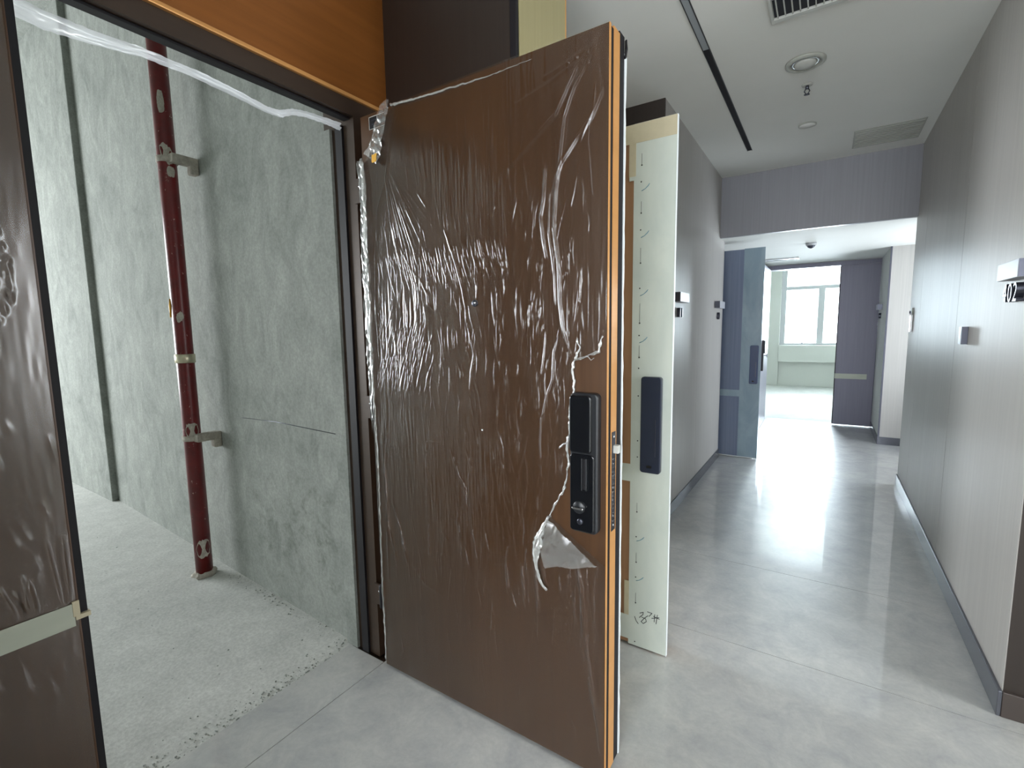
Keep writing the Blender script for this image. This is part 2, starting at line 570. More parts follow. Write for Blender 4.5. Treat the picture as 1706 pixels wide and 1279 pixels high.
struct('wall_right_near_over', 'taupe', 1.5, 1.7, 1.1, 2.1, 2.25, ZC)  # unseen doorway made to let the right-side fill in
struct('floor_right_room', 'raw_floor', 1.7, 4.1, 0.4, 2.5, -0.1, 0.0)  # unseen room added around the right-side fill
struct('ceiling_right_room', 'plaster_white', 1.7, 4.1, 0.4, 2.5, 2.9, 3.0)
struct('wall_right_room_near', 'plaster_white', 1.7, 4.1, 0.3, 0.4, 0.0, 3.0)
struct('wall_right_room_far', 'plaster_white', 1.7, 4.1, 2.5, 2.6, 0.0, 3.0)
struct('wall_right_room_under', 'plaster_white', 4.0, 4.1, 0.4, 2.5, 0.0, 0.7)
struct('wall_right_room_over', 'plaster_white', 4.0, 4.1, 0.4, 2.5, 2.6, 2.9)
struct('wall_right_recess_near', 'taupe', 1.5, 1.7, 5.24, 5.55, 0.0, ZL)
struct('wall_right_recess_far', 'taupe', 1.5, 1.7, 6.65, 6.95, 0.0, ZL)
struct('wall_right_recess_under', 'taupe', 1.5, 1.7, 5.55, 6.65, 0.0, 0.75)  # unseen opening made for the far recess fill
struct('wall_right_recess_over', 'taupe', 1.5, 1.7, 5.55, 6.65, 2.05, ZL)
fw = struct('wall_right_far', 'plaster_white', 0.58, 1.7, 6.962, 8.0, 0.0, ZL)
box('end_panel', 'taupe', 0.59, 1.7, 6.95, 6.962, 0.0, ZL, parent=fw)
box('corner_trim', 'steel_dark', 0.574, 0.59, 6.944, 6.962, 0.0, ZL, parent=fw)
struct('baseboard_right_far', 'base', 0.57, 0.58, 6.95, 7.99, 0.0, 0.09)
struct('baseboard_right_recess', 'base', 0.58, 1.5, 6.94, 6.95, 0.0, 0.09)

# end wall with its doorway, and the room behind
struct('wall_end_left', 'plaster_white', -2.4, -0.78, 8.0, 8.2, 0.0, 3.0)
struct('wall_end_right', 'plaster_white', 0.62, 2.6, 8.0, 8.2, 0.0, 3.0)
struct('wall_end_over_door', 'plaster_white', -0.78, 0.62, 8.0, 8.2, 2.262, 3.0)
fr3 = struct('trim_end_door_frame', 'door_grey', -0.78, -0.73, 7.99, 8.21, 0.0, 2.262)
box('frame_head', 'door_grey', -0.73, 0.62, 7.99, 8.21, 2.205, 2.262, parent=fr3)
box('frame_jamb', 'door_grey', 0.58, 0.62, 7.99, 8.21, 0.0, 2.205, parent=fr3)
struct('wall_end_room_left', 'plaster_white', -2.5, -2.4, 8.0, 13.05, 0.0, 3.0)
struct('wall_end_room_right', 'plaster_white', 2.6, 2.7, 8.0, 13.05, 0.0, 3.0)
struct('wall_end_room_window_left', 'plaster_white', -2.4, -0.9, 12.85, 13.05, 0.0, 3.0)
struct('wall_end_room_window_right', 'plaster_white', 1.7, 2.6, 12.85, 13.05, 0.0, 3.0)
struct('wall_end_room_window_top', 'plaster_white', -0.9, 1.7, 12.85, 13.05, 2.76, 3.0)
struct('wall_end_room_window_under', 'plaster_white', -0.9, 1.7, 12.95, 13.05, 0.0, 0.95)
struct('trim_window_ledge', 'plaster_white', -0.9, 1.7, 12.80, 12.95, 0.567, 0.95, bev=0.004)
w1 = tag(thing('window_1', None, None, (0.4, 12.98, 0.95)), kind='structure')
for x0, x1, z0, z1 in ((-0.9, -0.79, 0.95, 2.76), (1.59, 1.7, 0.95, 2.76), (-0.79, 1.59, 2.68, 2.76), (-0.79, 1.59, 0.95, 1.0),
                       (-0.79, 1.59, 2.22, 2.30), (-0.165, -0.04, 1.0, 2.22), (0.72, 0.84, 1.0, 2.22)):
    box('window_frame', 'pvc', x0, x1, 12.95, 13.02, z0, z1, parent=w1, bev=0.004)
for x0, x1, z0, z1 in ((-0.79, 1.59, 2.30, 2.68), (-0.79, -0.165, 1.0, 2.22), (-0.04, 0.72, 1.0, 2.22), (0.84, 1.59, 1.0, 2.22)):
    box('window_pane', 'glass', x0, x1, 12.983, 12.987, z0, z1, parent=w1)
box('window_latch', 'steel_dark', -0.46, -0.42, 12.93, 12.95, 0.985, 1.01, parent=w1, bev=0.003)

# rear end of the corridor with an unseen stand-in opening for the rear fill
struct('wall_rear_under', 'taupe', XI, 1.7, -4.5, -4.3, 0.0, 0.3)
struct('wall_rear_over', 'taupe', XI, 1.7, -4.5, -4.3, 2.7, ZC + 0.1)

# raw room: plastered wall beside the doorway, not quite square to the corridor
bm = bmesh.new()
WY = lambda x: 1.30 + (-1.73 - x) * 0.05
pts = [(XI, WY(XI)), (-9.2, WY(-9.2)), (-9.2, 1.77), (XI, 1.77)]
lo = [bm.verts.new((x, y, -0.05)) for x, y in pts]
hi = [bm.verts.new((x, y, 4.0)) for x, y in pts]
bm.faces.new(lo)
bm.faces.new(hi)
for i in range(4):
    bm.faces.new((lo[i], lo[(i + 1) % 4], hi[(i + 1) % 4], hi[i]))
tag(finish(bm, 'wall_raw_room', 'raw_wall'), kind='structure')
rwl = bpy.data.objects['wall_raw_room']
tube('scored_line', 'steel_dark', [(-2.66, WY(-2.66) - 0.0005, 0.945), (-2.3, WY(-2.3) - 0.0005, 0.958), (-1.78, WY(-1.78) - 0.0005, 0.955)], 0.0016, rwl, 5)
cl = struct('wall_raw_room_column', 'raw_wall', -9.1, -5.06, 1.422, 1.75, -0.05, 4.0, bev=0.006)
struct('wall_raw_room_near', 'raw_wall', -9.2, XI, -4.75, -4.6, -0.05, 4.0)
struct('wall_raw_room_window_under', 'raw_wall', -9.2, -9.0, -4.6, 1.7, -0.05, 0.55)
struct('wall_raw_room_window_over', 'raw_wall', -9.2, -9.0, -4.6, 1.7, 3.05, 4.0)
struct('wall_raw_room_window_near', 'raw_wall', -9.2, -9.0, -4.6, -3.6, 0.55, 3.05)
struct('wall_raw_room_window_far', 'raw_wall', -9.2, -9.0, 0.7, 1.7, 0.55, 3.05)

# frame of the first doorway
tf = struct('trim_first_door_frame', 'frame', XI, XO, 1.285, Y1 - 0.001, 0.0, 2.279)
box('jamb_reveal', 'raw_wall', XI - 0.02, XI + 0.05, 1.272, 1.285, 0.0, 2.2, parent=tf)
box('jamb_gasket', 'gasket', XI + 0.08, XI + 0.12, 1.275, 1.285, 0.0, 2.2, parent=tf)
box('frame_head', 'frame', XO - 0.05, XO, -0.14, 1.285, 2.222, 2.279, parent=tf)
box('head_gasket', 'gasket', XO - 0.055, XO - 0.02, 0.34, 1.285, 2.214, 2.222, parent=tf, bev=0.002)
box('frame_jamb', 'frame', XI, XO, -0.35, -0.14, 0.0, 2.285, parent=tf)
struct('trim_second_door_frame', 'frame', XI, XO, Y1B, 1.9, 0.0, 2.285)

# ------------------------------------------------------------------ door 1
D1 = thing('door_leaf', 'brown door in the foreground, wrapped in wrinkled clear plastic film', 'door', (-1.0, 1.31, 0.0))
DX0, DX1, DY, DZ0, DZ1 = -1.48, -0.505, 1.26, 0.012, 2.19
box('front_panel', 'brown', DX0, DX1 - 0.002, DY, DY + 0.009, DZ0, DZ1, parent=D1)
box('front_panel_edge', 'gold', DX1 - 0.002, DX1, DY - 0.001, DY + 0.009, DZ0, DZ1, parent=D1)
box('edge_seal', 'gasket', DX0 + 0.02, DX1 - 0.0012, DY + 0.009, DY + 0.028, DZ0, DZ1 - 0.004, parent=D1)
box('leaf_core', 'gold', DX0 + 0.012, DX1, DY + 0.028, DY + 0.071, DZ0, DZ1 + 0.004, parent=D1)
box('edge_seal', 'gasket', DX0 + 0.02, DX1 - 0.0008, DY + 0.071, DY + 0.108, DZ0, DZ1 + 0.012, parent=D1)
# back skin under its white sheet, a little ragged at the top
bm = bmesh.new()
zz = np.linspace(DZ0, DZ1 - 0.03, 60)
fr_, bk_ = [], []
for i, z in enumerate(zz):
    e = DX1 + 0.003 + random.uniform(-0.0012, 0.0012)
    fr_.append(bm.verts.new((e, DY + 0.108, z)))
    bk_.append(bm.verts.new((e, DY + 0.1145, z)))
L0 = [bm.verts.new((DX0, DY + 0.108, zz[0])), bm.verts.new((DX0, DY + 0.108, zz[-1]))]
L1 = [bm.verts.new((DX0, DY + 0.1145, zz[0])), bm.verts.new((DX0, DY + 0.1145, zz[-1]))]
for i in range(59):
    bm.faces.new((fr_[i], bk_[i], bk_[i + 1], fr_[i + 1]))
bm.faces.new([L0[0]] + fr_ + [L0[1]])
bm.faces.new([L1[0]] + bk_ + [L1[1]])
finish(bm, 'back_sheet', 'white_film', D1)
tube('torn_seal_end', 'gasket', [(DX1 + 0.001, DY + 0.11, DZ1 - 0.045), (DX1 + 0.003, DY + 0.112, DZ1 - 0.02), (DX1 + 0.002, DY + 0.113, DZ1 + 0.006)],
     [0.004, 0.006, 0.003], D1, jitter=0.3)
# peephole
ph = lathe('peephole', 'steel_dark', (-0.965, DY, 1.489), [(0.011, 0.0), (0.011, -0.006), (0.008, -0.009), (0.003, -0.0095)], D1, 20, 'y')
lathe('lens', 'chrome', (-0.959, DY - 0.009, 1.490), [(0.0045, 0.001), (0.0035, -0.003), (0.0008, -0.004)], ph, 12, 'y')
lathe('screw', 'chrome', (-0.945, DY, 1.069), [(0.004, 0.0), (0.004, -0.005), (0.001, -0.007)], D1, 12, 'y')
# maker's plate near the hinge side
pl = box('maker_plate', 'black_matt', -1.432, -1.352, DY - 0.002, DY, 2.134, 2.178, parent=D1, bev=0.0008)
for a in ((-1.432, -1.352, 2.176, 2.178), (-1.432, -1.352, 2.134, 2.1355), (-1.432, -1.4305, 2.134, 2.178)):
    box('plate_border', 'grey_plastic', a[0], a[1], DY - 0.0026, DY - 0.002, a[2], a[3], parent=pl)
for zz_ in (2.163, 2.149):
    box('plate_line', 'steel_dark', -1.418, -1.372, DY - 0.0024, DY - 0.002, zz_, zz_ + 0.003, parent=pl)
# hinges
for z in (1.94, 1.1, 0.30):
    hg = lathe('hinge', 'gasket', (-1.50, DY + 0.012, z - 0.05), [(0.011, 0), (0.013, 0.004), (0.013, 0.096), (0.011, 0.10)], D1, 14)
    box('hinge_plate', 'frame', XO + 0.001, -1.488, DY + 0.012, DY + 0.02, z - 0.045, z + 0.045, parent=hg)
    lathe('hinge_screw', 'chrome', (-1.52, DY + 0.012, z + 0.015), [(0.004, 0), (0.003, -0.002)], hg, 8, 'y')

# lock, inside
lk = rounded_slab('lock_body', 'black_matt', -0.611, -0.524, DY - 0.024, DY, 0.803, 1.218, 0.014, 0.005, D1)
rounded_slab('lock_screen', 'black', -0.609, -0.541, DY - 0.034, DY - 0.022, 1.045, 1.212, 0.010, 0.004, lk)
rounded_slab('lock_lower_cover', 'black', -0.609, -0.533, DY - 0.029, DY - 0.022, 0.808, 1.040, 0.010, 0.003, lk)
for xx in (-0.568, -0.555):
    box('pull_rib', 'black_matt', xx - 0.002, xx + 0.002, DY - 0.036, DY - 0.029, 0.935, 1.03, parent=lk, bev=0.001)
box('pull_slot', 'gasket', -0.566, -0.557, DY - 0.031, DY - 0.029, 0.937, 1.028, parent=lk)
th = lathe('turn_knob', 'black_matt', (-0.578, DY - 0.029, 0.882), [(0.019, 0), (0.019, -0.004), (0.017, -0.006)], lk, 24, 'y')
box('knob_bar', 'chrome', -0.596, -0.560, DY - 0.045, DY - 0.035, 0.879, 0.885, parent=lk, bev=0.002)
lathe('lock_button', 'steel_dark', (-0.576, DY - 0.029, 0.838), [(0.009, 0), (0.009, -0.002), (0.006, -0.003)], lk, 20, 'y')
# lock plate and bolt on the edge
fp = box('edge_plate', 'steel_dark', DX1 - 0.001, DX1 + 0.0015, DY + 0.034, DY + 0.062, 0.80, 1.10, parent=D1)
for z in (0.815, 1.085):
    lathe('plate_screw', 'chrome', (DX1 + 0.001, DY + 0.048, z), [(0.004, 0), (0.003, 0.0012)], fp, 8, 'x')
box('latch_bolt', 'grey_plastic', DX1 - 0.004, DX1 + 0.017, DY + 0.044, DY + 0.062, 1.036, 1.060, parent=fp, bev=0.002)
for i in range(16):
    z = 0.83 + i * 0.0125
    box('plate_tooth', 'chrome', DX1, DX1 + 0.0025 + random.uniform(0, 0.002), DY + 0.040 + random.uniform(-0.003, 0.003), DY + 0.050, z, z + random.uniform(0.003, 0.007), parent=fp)

# ---- wrinkled film on door 1
NXF, NZF = 820, 520
gx = np.linspace(DX0 - 0.004, DX1 - 0.003, NXF)
gz = np.linspace(DZ0, DZ1 + 0.004, NZF)
GX, GZ = np.meshgrid(gx, gz)


def smooth_noise(nx, nz, seed):
    r = np.random.default_rng(seed).standard_normal((nz + 3, nx + 3))
    u = np.linspace(0, nx, NXF)
    w = np.linspace(0, nz, NZF)
    i, j = np.floor(u).astype(int), np.floor(w).astype(int)
    fu, fw = u - i, w - j
    fu, fw = fu * fu * (3 - 2 * fu), (fw * fw * (3 - 2 * fw))[:, None]
    a = r[np.ix_(j, i)] * (1 - fu) + r[np.ix_(j, i + 1)] * fu
    b = r[np.ix_(j + 1, i)] * (1 - fu) + r[np.ix_(j + 1, i + 1)] * fu
    return a * (1 - fw) + b * fw


H = 0.0022 + 0.0006 * smooth_noise(7, 10, 1) + 0.0005 * smooth_noise(22, 14, 2)
# creased vertical texture whose strength comes and goes
mask = np.clip(smooth_noise(5, 9, 3) * 0.6 + 0.45, 0, 1) * np.clip((GZ - 0.35) / 0.5, 0.05, 1)
H += mask * 0.00075 * (1 - np.abs(smooth_noise(90, 18, 4))) + mask * 0.0004 * smooth_noise(150, 30, 5)
band = (np.exp(-((GZ - 1.73) / 0.035) ** 2) + np.exp(-((GZ - 1.135) / 0.03) ** 2)) * (GX < -0.85)
H = H * (1 - 0.8 * np.clip(band, 0, 1)) + 0.0006 * np.clip(band, 0, 1)


def ridge(pts, amp, wid, asym=0.0):
    global H
    L = sum(math.dist(p, q) for p, q in zip(pts[:-1], pts[1:]))
    best = np.full(GX.shape, 1e9)
    tt = np.zeros(GX.shape)
    s0 = 0
    x0, x1 = min(p[0] for p in pts) - 5 * wid, max(p[0] for p in pts) + 5 * wid
    z0, z1 = min(p[1] for p in pts) - 5 * wid, max(p[1] for p in pts) + 5 * wid
    i0, i1 = np.searchsorted(gx, [x0, x1])
    j0, j1 = np.searchsorted(gz, [z0, z1])
    if i1 <= i0 or j1 <= j0:
        return
    X, Z = GX[j0:j1, i0:i1], GZ[j0:j1, i0:i1]
    best = np.full(X.shape, 1e9)
    tt = np.zeros(X.shape)
    for (ax, az), (bx, bz) in zip(pts[:-1], pts[1:]):
        dx, dz = bx - ax, bz - az
        l2 = dx * dx + dz * dz + 1e-12
        u = np.clip(((X - ax) * dx + (Z - az) * dz) / l2, 0, 1)
        d = np.hypot(X - ax - u * dx, Z - az - u * dz)
        k = d < best
        best = np.where(k, d, best)
        tt = np.where(k, (s0 + u * math.sqrt(l2)) / L, tt)
        s0 += math.sqrt(l2)
    env = np.sin(np.pi * np.clip(0.06 + 0.88 * tt, 0, 1)) ** 0.5
    H[j0:j1, i0:i1] += amp * env * np.exp(-(best / wid) ** 2)


LONG = [
    ([(-0.532, 2.164), (-0.602, 2.11), (-0.667, 2.003), (-0.746, 1.948), (-0.838, 1.881)], 0.006, 0.0055),
    ([(-0.54, 2.15), (-0.61, 2.06), (-0.64, 1.99), (-0.652, 1.90), (-0.665, 1.80), (-0.672, 1.73)], 0.006, 0.005),
    ([(-0.558, 2.15), (-0.593, 2.138), (-0.657, 2.119), (-0.704, 2.109)], 0.005, 0.006),
    ([(-0.60, 2.12), (-0.70, 2.085), (-0.80, 2.06)], 0.003, 0.008),
    ([(-0.526, 2.028), (-0.557, 1.968), (-0.602, 1.924), (-0.648, 1.87), (-0.668, 1.824), (-0.678, 1.776)], 0.006, 0.005),
    ([(-0.545, 2.05), (-0.55, 1.98), (-0.575, 1.94), (-0.59, 1.91)], 0.004, 0.004),
    ([(-0.70, 1.87), (-0.707, 1.781), (-0.718, 1.732), (-0.709, 1.662), (-0.699, 1.609)], 0.007, 0.0045),
    ([(-0.668, 1.808), (-0.674, 1.692), (-0.659, 1.588), (-0.656, 1.485), (-0.644, 1.397), (-0.621, 1.327)], 0.008, 0.005),
    ([(-0.685, 1.79), (-0.69, 1.68), (-0.672, 1.56), (-0.668, 1.47)], 0.004, 0.004),
    ([(-0.655, 1.40), (-0.675, 1.33), (-0.68, 1.25), (-0.70, 1.20), (-0.72, 1.12)], 0.004, 0.004),
    ([(-0.70, 1.40), (-0.71, 1.31), (-0.72, 1.26)], 0.003, 0.004),
    ([(-0.72, 1.13), (-0.725, 1.05), (-0.722, 1.0)], 0.004, 0.0035),
    ([(-1.278, 2.163), (-1.329, 2.065), (-1.359, 1.947), (-1.407, 1.849), (-1.421, 1.742)], 0.006, 0.005),
    ([(-1.343, 1.85), (-1.33, 1.76), (-1.316, 1.688), (-1.30, 1.644)], 0.007, 0.004),
    ([(-1.36, 1.88), (-1.372, 1.78), (-1.36, 1.68)], 0.006, 0.004),
    ([(-1.208, 1.584), (-1.176, 1.53), (-1.175, 1.498), (-1.15, 1.477)], 0.006, 0.004),
    ([(-1.30, 1.70), (-1.25, 1.62), (-1.21, 1.585)], 0.003, 0.004),
    ([(-1.09, 1.74), (-1.042, 1.621), (-1.019, 1.541), (-1.008, 1.481)], 0.005, 0.0038),
    ([(-0.998, 1.412), (-0.975, 1.322), (-0.99, 1.261), (-0.997, 1.2)], 0.005, 0.004),
    ([(-1.02, 1.37), (-0.99, 1.30)], 0.003, 0.003),
    ([(-1.411, 1.293), (-1.41, 1.059), (-1.436, 0.814), (-1.431, 0.566)], 0.005, 0.005),
    ([(-1.385, 1.25), (-1.392, 1.05), (-1.41, 0.85)], 0.004, 0.004),
    ([(-1.43, 1.72), (-1.44, 1.5), (-1.435, 1.3)], 0.006, 0.005),
    ([(-1.207, 1.88), (-1.167, 1.824)], 0.004, 0.004),
    ([(-0.586, 0.652), (-0.578, 0.479), (-0.541, 0.275), (-0.521, 0.142)], 0.005, 0.005),
    ([(-0.61, 0.60), (-0.604, 0.45)], 0.004, 0.005),
    ([(-0.545, 0.60), (-0.54, 0.44)], 0.004, 0.005),
    ([(-0.66, 0.64), (-0.655, 0.58)], 0.004, 0.004),
    ([(-1.20, 0.985), (-1.21, 0.93), (-1.21, 0.80)], 0.005, 0.004),
    ([(-1.14, 1.0), (-1.20, 1.0), (-1.22, 0.93)], 0.003, 0.004),
    ([(-1.09, 0.98), (-1.06, 0.90), (-1.03, 0.86), (-1.02, 0.78)], 0.005, 0.004),
    ([(-1.02, 0.99), (-1.0, 0.93), (-1.02, 0.87)], 0.005, 0.004),
    ([(-1.12, 0.70), (-1.14, 0.67), (-1.11, 0.64)], 0.004, 0.004),
    ([(-1.14, 0.56), (-1.15, 0.51)], 0.004, 0.003),
    ([(-0.62, 0.17), (-0.60, 0.14), (-0.603, 0.11)], 0.004, 0.006),
    ([(-0.81, 0.19), (-0.812, 0.165)], 0.005, 0.003),
    ([(-0.56, 0.33), (-0.53, 0.18), (-0.52, 0.10)], 0.009, 0.006),
    ([(-0.60, 0.70), (-0.585, 0.58), (-0.58, 0.46)], 0.009, 0.006),
    ([(-0.75, 0.66), (-0.74, 0.52)], 0.006, 0.006), ([(-0.80, 0.64), (-0.79, 0.50)], 0.006, 0.006), ([(-0.86, 0.62), (-0.855, 0.52)], 0.006, 0.006),
    ([(-1.40, 0.75), (-1.36, 0.62), (-1.33, 0.50)], 0.007, 0.006), ([(-1.42, 0.62), (-1.39, 0.50)], 0.006, 0.006),
    ([(-1.30, 0.50), (-1.24, 0.44), (-1.15, 0.42)], 0.004, 0.008),
    ([(-1.44, 1.0), (-1.43, 0.7), (-1.44, 0.4)], 0.008, 0.006),
    ([(-1.38, 0.16), (-1.37, 0.11), (-1.39, 0.08)], 0.004, 0.004),
]
for pts, amp, wid in LONG:
    ridge(pts, amp * 0.5, wid * 0.55)
    if amp >= 0.005:
        ridge([(x + 0.005, z - 0.004) for x, z in pts], amp * 0.25, wid * 0.5)
fan = []
for k in range(46):      # creases hanging from the flat band
    x = -1.37 + 0.52 * k / 46 + random.uniform(-0.006, 0.006)
    zt = 1.70 - random.uniform(0, 0.03)
    ln = random.uniform(0.05, 0.16)
    fan.append([(x, zt), (x + 0.12 * ln, zt - 0.5 * ln), (x + 0.30 * ln, zt - ln)])
for k in range(34):      # creases running out from the folded corner
    a = random.uniform(-1.45, -0.75)
    r0, r1 = random.uniform(0.06, 0.2), random.uniform(0.24, 0.42)
    fan.append([(-1.37 + math.cos(a) * r * 0.8, 2.03 + math.sin(a) * r) for r in (r0, (r0 + r1) / 2, r1)])
for k in range(40):      # slanting creases low on the left
    x, z = random.uniform(-1.42, -1.15), random.uniform(1.28, 1.5)
    ln = random.uniform(0.06, 0.16)
    fan.append([(x, z), (x - 0.22 * ln, z - 0.5 * ln), (x - 0.38 * ln, z - ln)])
for k in range(60):      # faint hanging lines low on the leaf
    x, z = random.uniform(-1.40, -0.53), random.uniform(0.45, 0.72)
    ln = random.uniform(0.05, 0.14)
    fan.append([(x, z), (x + random.uniform(-0.02, 0.02), z - ln)])
for f_ in fan:
    ridge(f_, random.uniform(0.0007, 0.0016) * (1.8 if f_[0][1] < 0.8 else 1.0), random.uniform(0.0014, 0.002))
for k in range(900):
    x = random.uniform(-1.44, -0.56)
    z = random.uniform(0.15, 2.05) if random.random() < 0.35 else random.uniform(0.75, 1.9)
    if abs(z - 1.73) < 0.03 and x < -0.85 or abs(z - 1.135) < 0.03 and x < -0.85:
        continue
    ln = random.uniform(0.02, 0.13)
    lean = random.uniform(-0.12, 0.25) if x < -0.8 else random.uniform(-0.3, 0.15)
    if 1.2 < z < 1.45 and x < -1.15:
        lean -= 0.35
    b1 = random.uniform(-0.006, 0.006)
    ridge([(x, z), (x + lean * ln * 0.5 + b1, z - ln / 2), (x + lean * ln, z - ln)], random.uniform(0.0004, 0.0010) * (2.0 if k % 14 == 0 else 1.0), random.uniform(0.0012, 0.0018))
# the loose left border
H += 0.006 * np.exp(-((GX - (DX0 + 0.006)) / 0.010) ** 2) * (0.7 + 0.3 * np.sin(GZ * 61) * np.sin(GZ * 23)) * (GZ > 0.25)
H = np.maximum(H, 0.0006)
# outline: cut corner at the hinge side, hole round the lock
cut1 = [(-1.50, 2.03), (-1.466, 2.034), (-1.41, 2.082), (-1.38, 2.147), (-1.352, 2.175), (-1.306, 2.188), (-1.306, 2.3), (-1.6, 2.3), (-1.6, 2.03)]
cut2 = [(-0.49, 1.385), (-0.519, 1.379), (-0.528, 1.337), (-0.565, 1.322), (-0.602, 1.31), (-0.612, 1.285), (-0.605, 1.25), (-0.606, 1.222),
        (-0.618, 1.17), (-0.62, 1.10), (-0.628, 1.05), (-0.622, 1.0), (-0.632, 0.95), (-0.642, 0.91), (-0.673, 0.862), (-0.688, 0.821),
        (-0.65, 0.797), (-0.60, 0.765), (-0.55, 0.733), (-0.518, 0.712), (-0.49, 0.70)]


def inside(poly, X, Z):
    r = np.zeros(X.shape, bool)
    n = len(poly)
    for i in range(n):
        (xa, za), (xb, zb) = poly[i], poly[(i + 1) % n]
        c = ((za > Z) != (zb > Z)) & (X < (xb - xa) * (Z - za) / (zb - za + 1e-12) + xa)
        r ^= c
    return r


keep = ~(inside(cut1, GX, GZ) | inside(cut2, GX, GZ))
co = np.stack([GX, DY - H, GZ], -1).reshape(-1, 3)
idx = np.arange(NXF * NZF).reshape(NZF, NXF)
q = np.stack([idx[:-1, :-1], idx[:-1, 1:], idx[1:, 1:], idx[1:, :-1]], -1).reshape(-1, 4)
kf = keep[:-1, :-1] & keep[:-1, 1:] & keep[1:, 1:] & keep[1:, :-1]
q = q[kf.reshape(-1)]
used, inv = np.unique(q, return_inverse=True)
co = co[used]
q = inv.reshape(-1, 4)


def np_mesh(name, co, q):
    me = bpy.data.meshes.new(name)
    me.vertices.add(len(co))
    me.vertices.foreach_set('co', co.astype(np.float32).ravel())
    me.loops.add(len(q) * 4)
    me.loops.foreach_set('vertex_index', q.astype(np.int32).ravel())
    me.polygons.add(len(q))
    me.polygons.foreach_set('loop_start', np.arange(0, len(q) * 4, 4, dtype=np.int32))
    me.polygons.foreach_set('use_smooth', np.ones(len(q), bool))
    me.update(calc_edges=True)
    return me


film = mesh_obj('protective_film', np_mesh('protective_film', co, q), 'film', D1)
film['label'] = 'wrinkled clear plastic film'
# crumpled torn rim around the lock hole
rim = [(x, DY - 0.008, z) for x, z in cut2[1:16]]
rp = resample(rim, 0.008, 0.002)
tube('torn_edge', 'film_flap', rp, [random.uniform(0.0015, 0.0045) for _ in rp], film, seg=5, jitter=0.5)
rp = resample([(-0.602, DY - 0.012, 1.31), (-0.585, DY - 0.014, 1.345), (-0.594, DY - 0.01, 1.372)], 0.007, 0.002)
tube('torn_edge', 'film_flap', rp, [random.uniform(0.0015, 0.0035) for _ in rp], film, seg=5, jitter=0.5)
rp = resample([(-0.565, DY - 0.010, 1.325), (-0.552, DY - 0.012, 1.312), (-0.54, DY - 0.01, 1.318)], 0.007, 0.002)
tube('torn_edge', 'film_flap', rp, [random.uniform(0.001, 0.003) for _ in rp], film, seg=5, jitter=0.5)
rp = resample([(-0.62, DY - 0.010, 1.09), (-0.63, DY - 0.014, 1.065), (-0.655, DY - 0.01, 1.045)], 0.007, 0.002)
tube('torn_edge', 'film_flap', rp, [random.uniform(0.001, 0.003) for _ in rp], film, seg=5, jitter=0.5)


def crumple(name, mat, poly, y, amp, n, parent, seed, f0=40, f1=240):
    """crinkled sheet filling an outline in the plane of the door"""
    r = np.random.default_rng(seed)
    xs = [p[0] for p in poly]
    zs = [p[1] for p in poly]
    X, Z = np.meshgrid(np.linspace(min(xs), max(xs), n), np.linspace(min(zs), max(zs), n))
    k = inside(poly, X, Z)
    dd = np.zeros(X.shape)
    for _ in range(14):
        a_ = r.uniform(0, math.pi)
        f_ = r.uniform(f0, f1)
        ph_ = r.uniform(0, 6.28)
        dd += np.abs(np.sin((X * math.cos(a_) + Z * math.sin(a_)) * f_ + ph_)) / 14
    Y = y - amp * dd * 2
    c_ = np.stack([X, Y, Z], -1).reshape(-1, 3)
    ii = np.arange(n * n).reshape(n, n)
    qq = np.stack([ii[:-1, :-1], ii[:-1, 1:], ii[1:, 1:], ii[1:, :-1]], -1).reshape(-1, 4)
    kk = (k[:-1, :-1] & k[:-1, 1:] & k[1:, 1:] & k[1:, :-1]).reshape(-1)
    qq = qq[kk]
    us, iv = np.unique(qq, return_inverse=True)
    return mesh_obj(name, np_mesh(name, c_[us], iv.reshape(-1, 4)), mat, parent)


# hanging flap
flap = crumple('hanging_flap', 'film_flap', [(-0.690, 0.823), (-0.60, 0.765), (-0.517, 0.711), (-0.553, 0.703), (-0.60, 0.684), (-0.653, 0.676), (-0.70, 0.655), (-0.712, 0.70), (-0.70, 0.77)], DY - 0.010, 0.014, 60, film, 5, 12, 55)
rp = resample([(-0.688, DY - 0.016, 0.825), (-0.706, DY - 0.02, 0.79), (-0.724, DY - 0.022, 0.74), (-0.733, DY - 0.022, 0.70), (-0.734, DY - 0.020, 0.655), (-0.724, DY - 0.016, 0.615), (-0.712, DY - 0.014, 0.59), (-0.698, DY - 0.014, 0.583)], 0.008, 0.0015)
rr = [0.004 + 0.010 * math.sin(math.pi * min(1, i / len(rp) * 1.35)) ** 2 if i < len(rp) * 0.74 else 0.0045 for i in range(len(rp))]
tube('flap_roll', 'film_flap', rp, rr, film, seg=7, jitter=0.4)
# crumpled corner by the hinge and folded strip along the top edge
crumple('folded_corner', 'film_flap', [(-1.306, 2.205), (-1.352, 2.197), (-1.38, 2.147), (-1.41, 2.082), (-1.45, 2.05), (-1.42, 2.03), (-1.385, 2.00), (-1.355, 2.03), (-1.345, 2.09), (-1.325, 2.14), (-1.31, 2.18)], DY - 0.008, 0.010, 90, film, 9, 30, 130)
crumple('yellow_tape_scrap', 'yellow', [(-1.40, 2.035), (-1.372, 2.04), (-1.378, 2.005), (-1.405, 2.008)], DY - 0.020, 0.004, 14, film, 3)
rp = resample([(-1.47, DY - 0.012, 2.03), (-1.468, DY - 0.014, 1.9), (-1.472, DY - 0.012, 1.7), (-1.476, DY - 0.012, 1.5), (-1.470, DY - 0.012, 1.25)], 0.012, 0.003)
tube('loose_border', 'film_flap', rp, [random.uniform(0.003, 0.009) for _ in rp], film, seg=6, jitter=0.5)
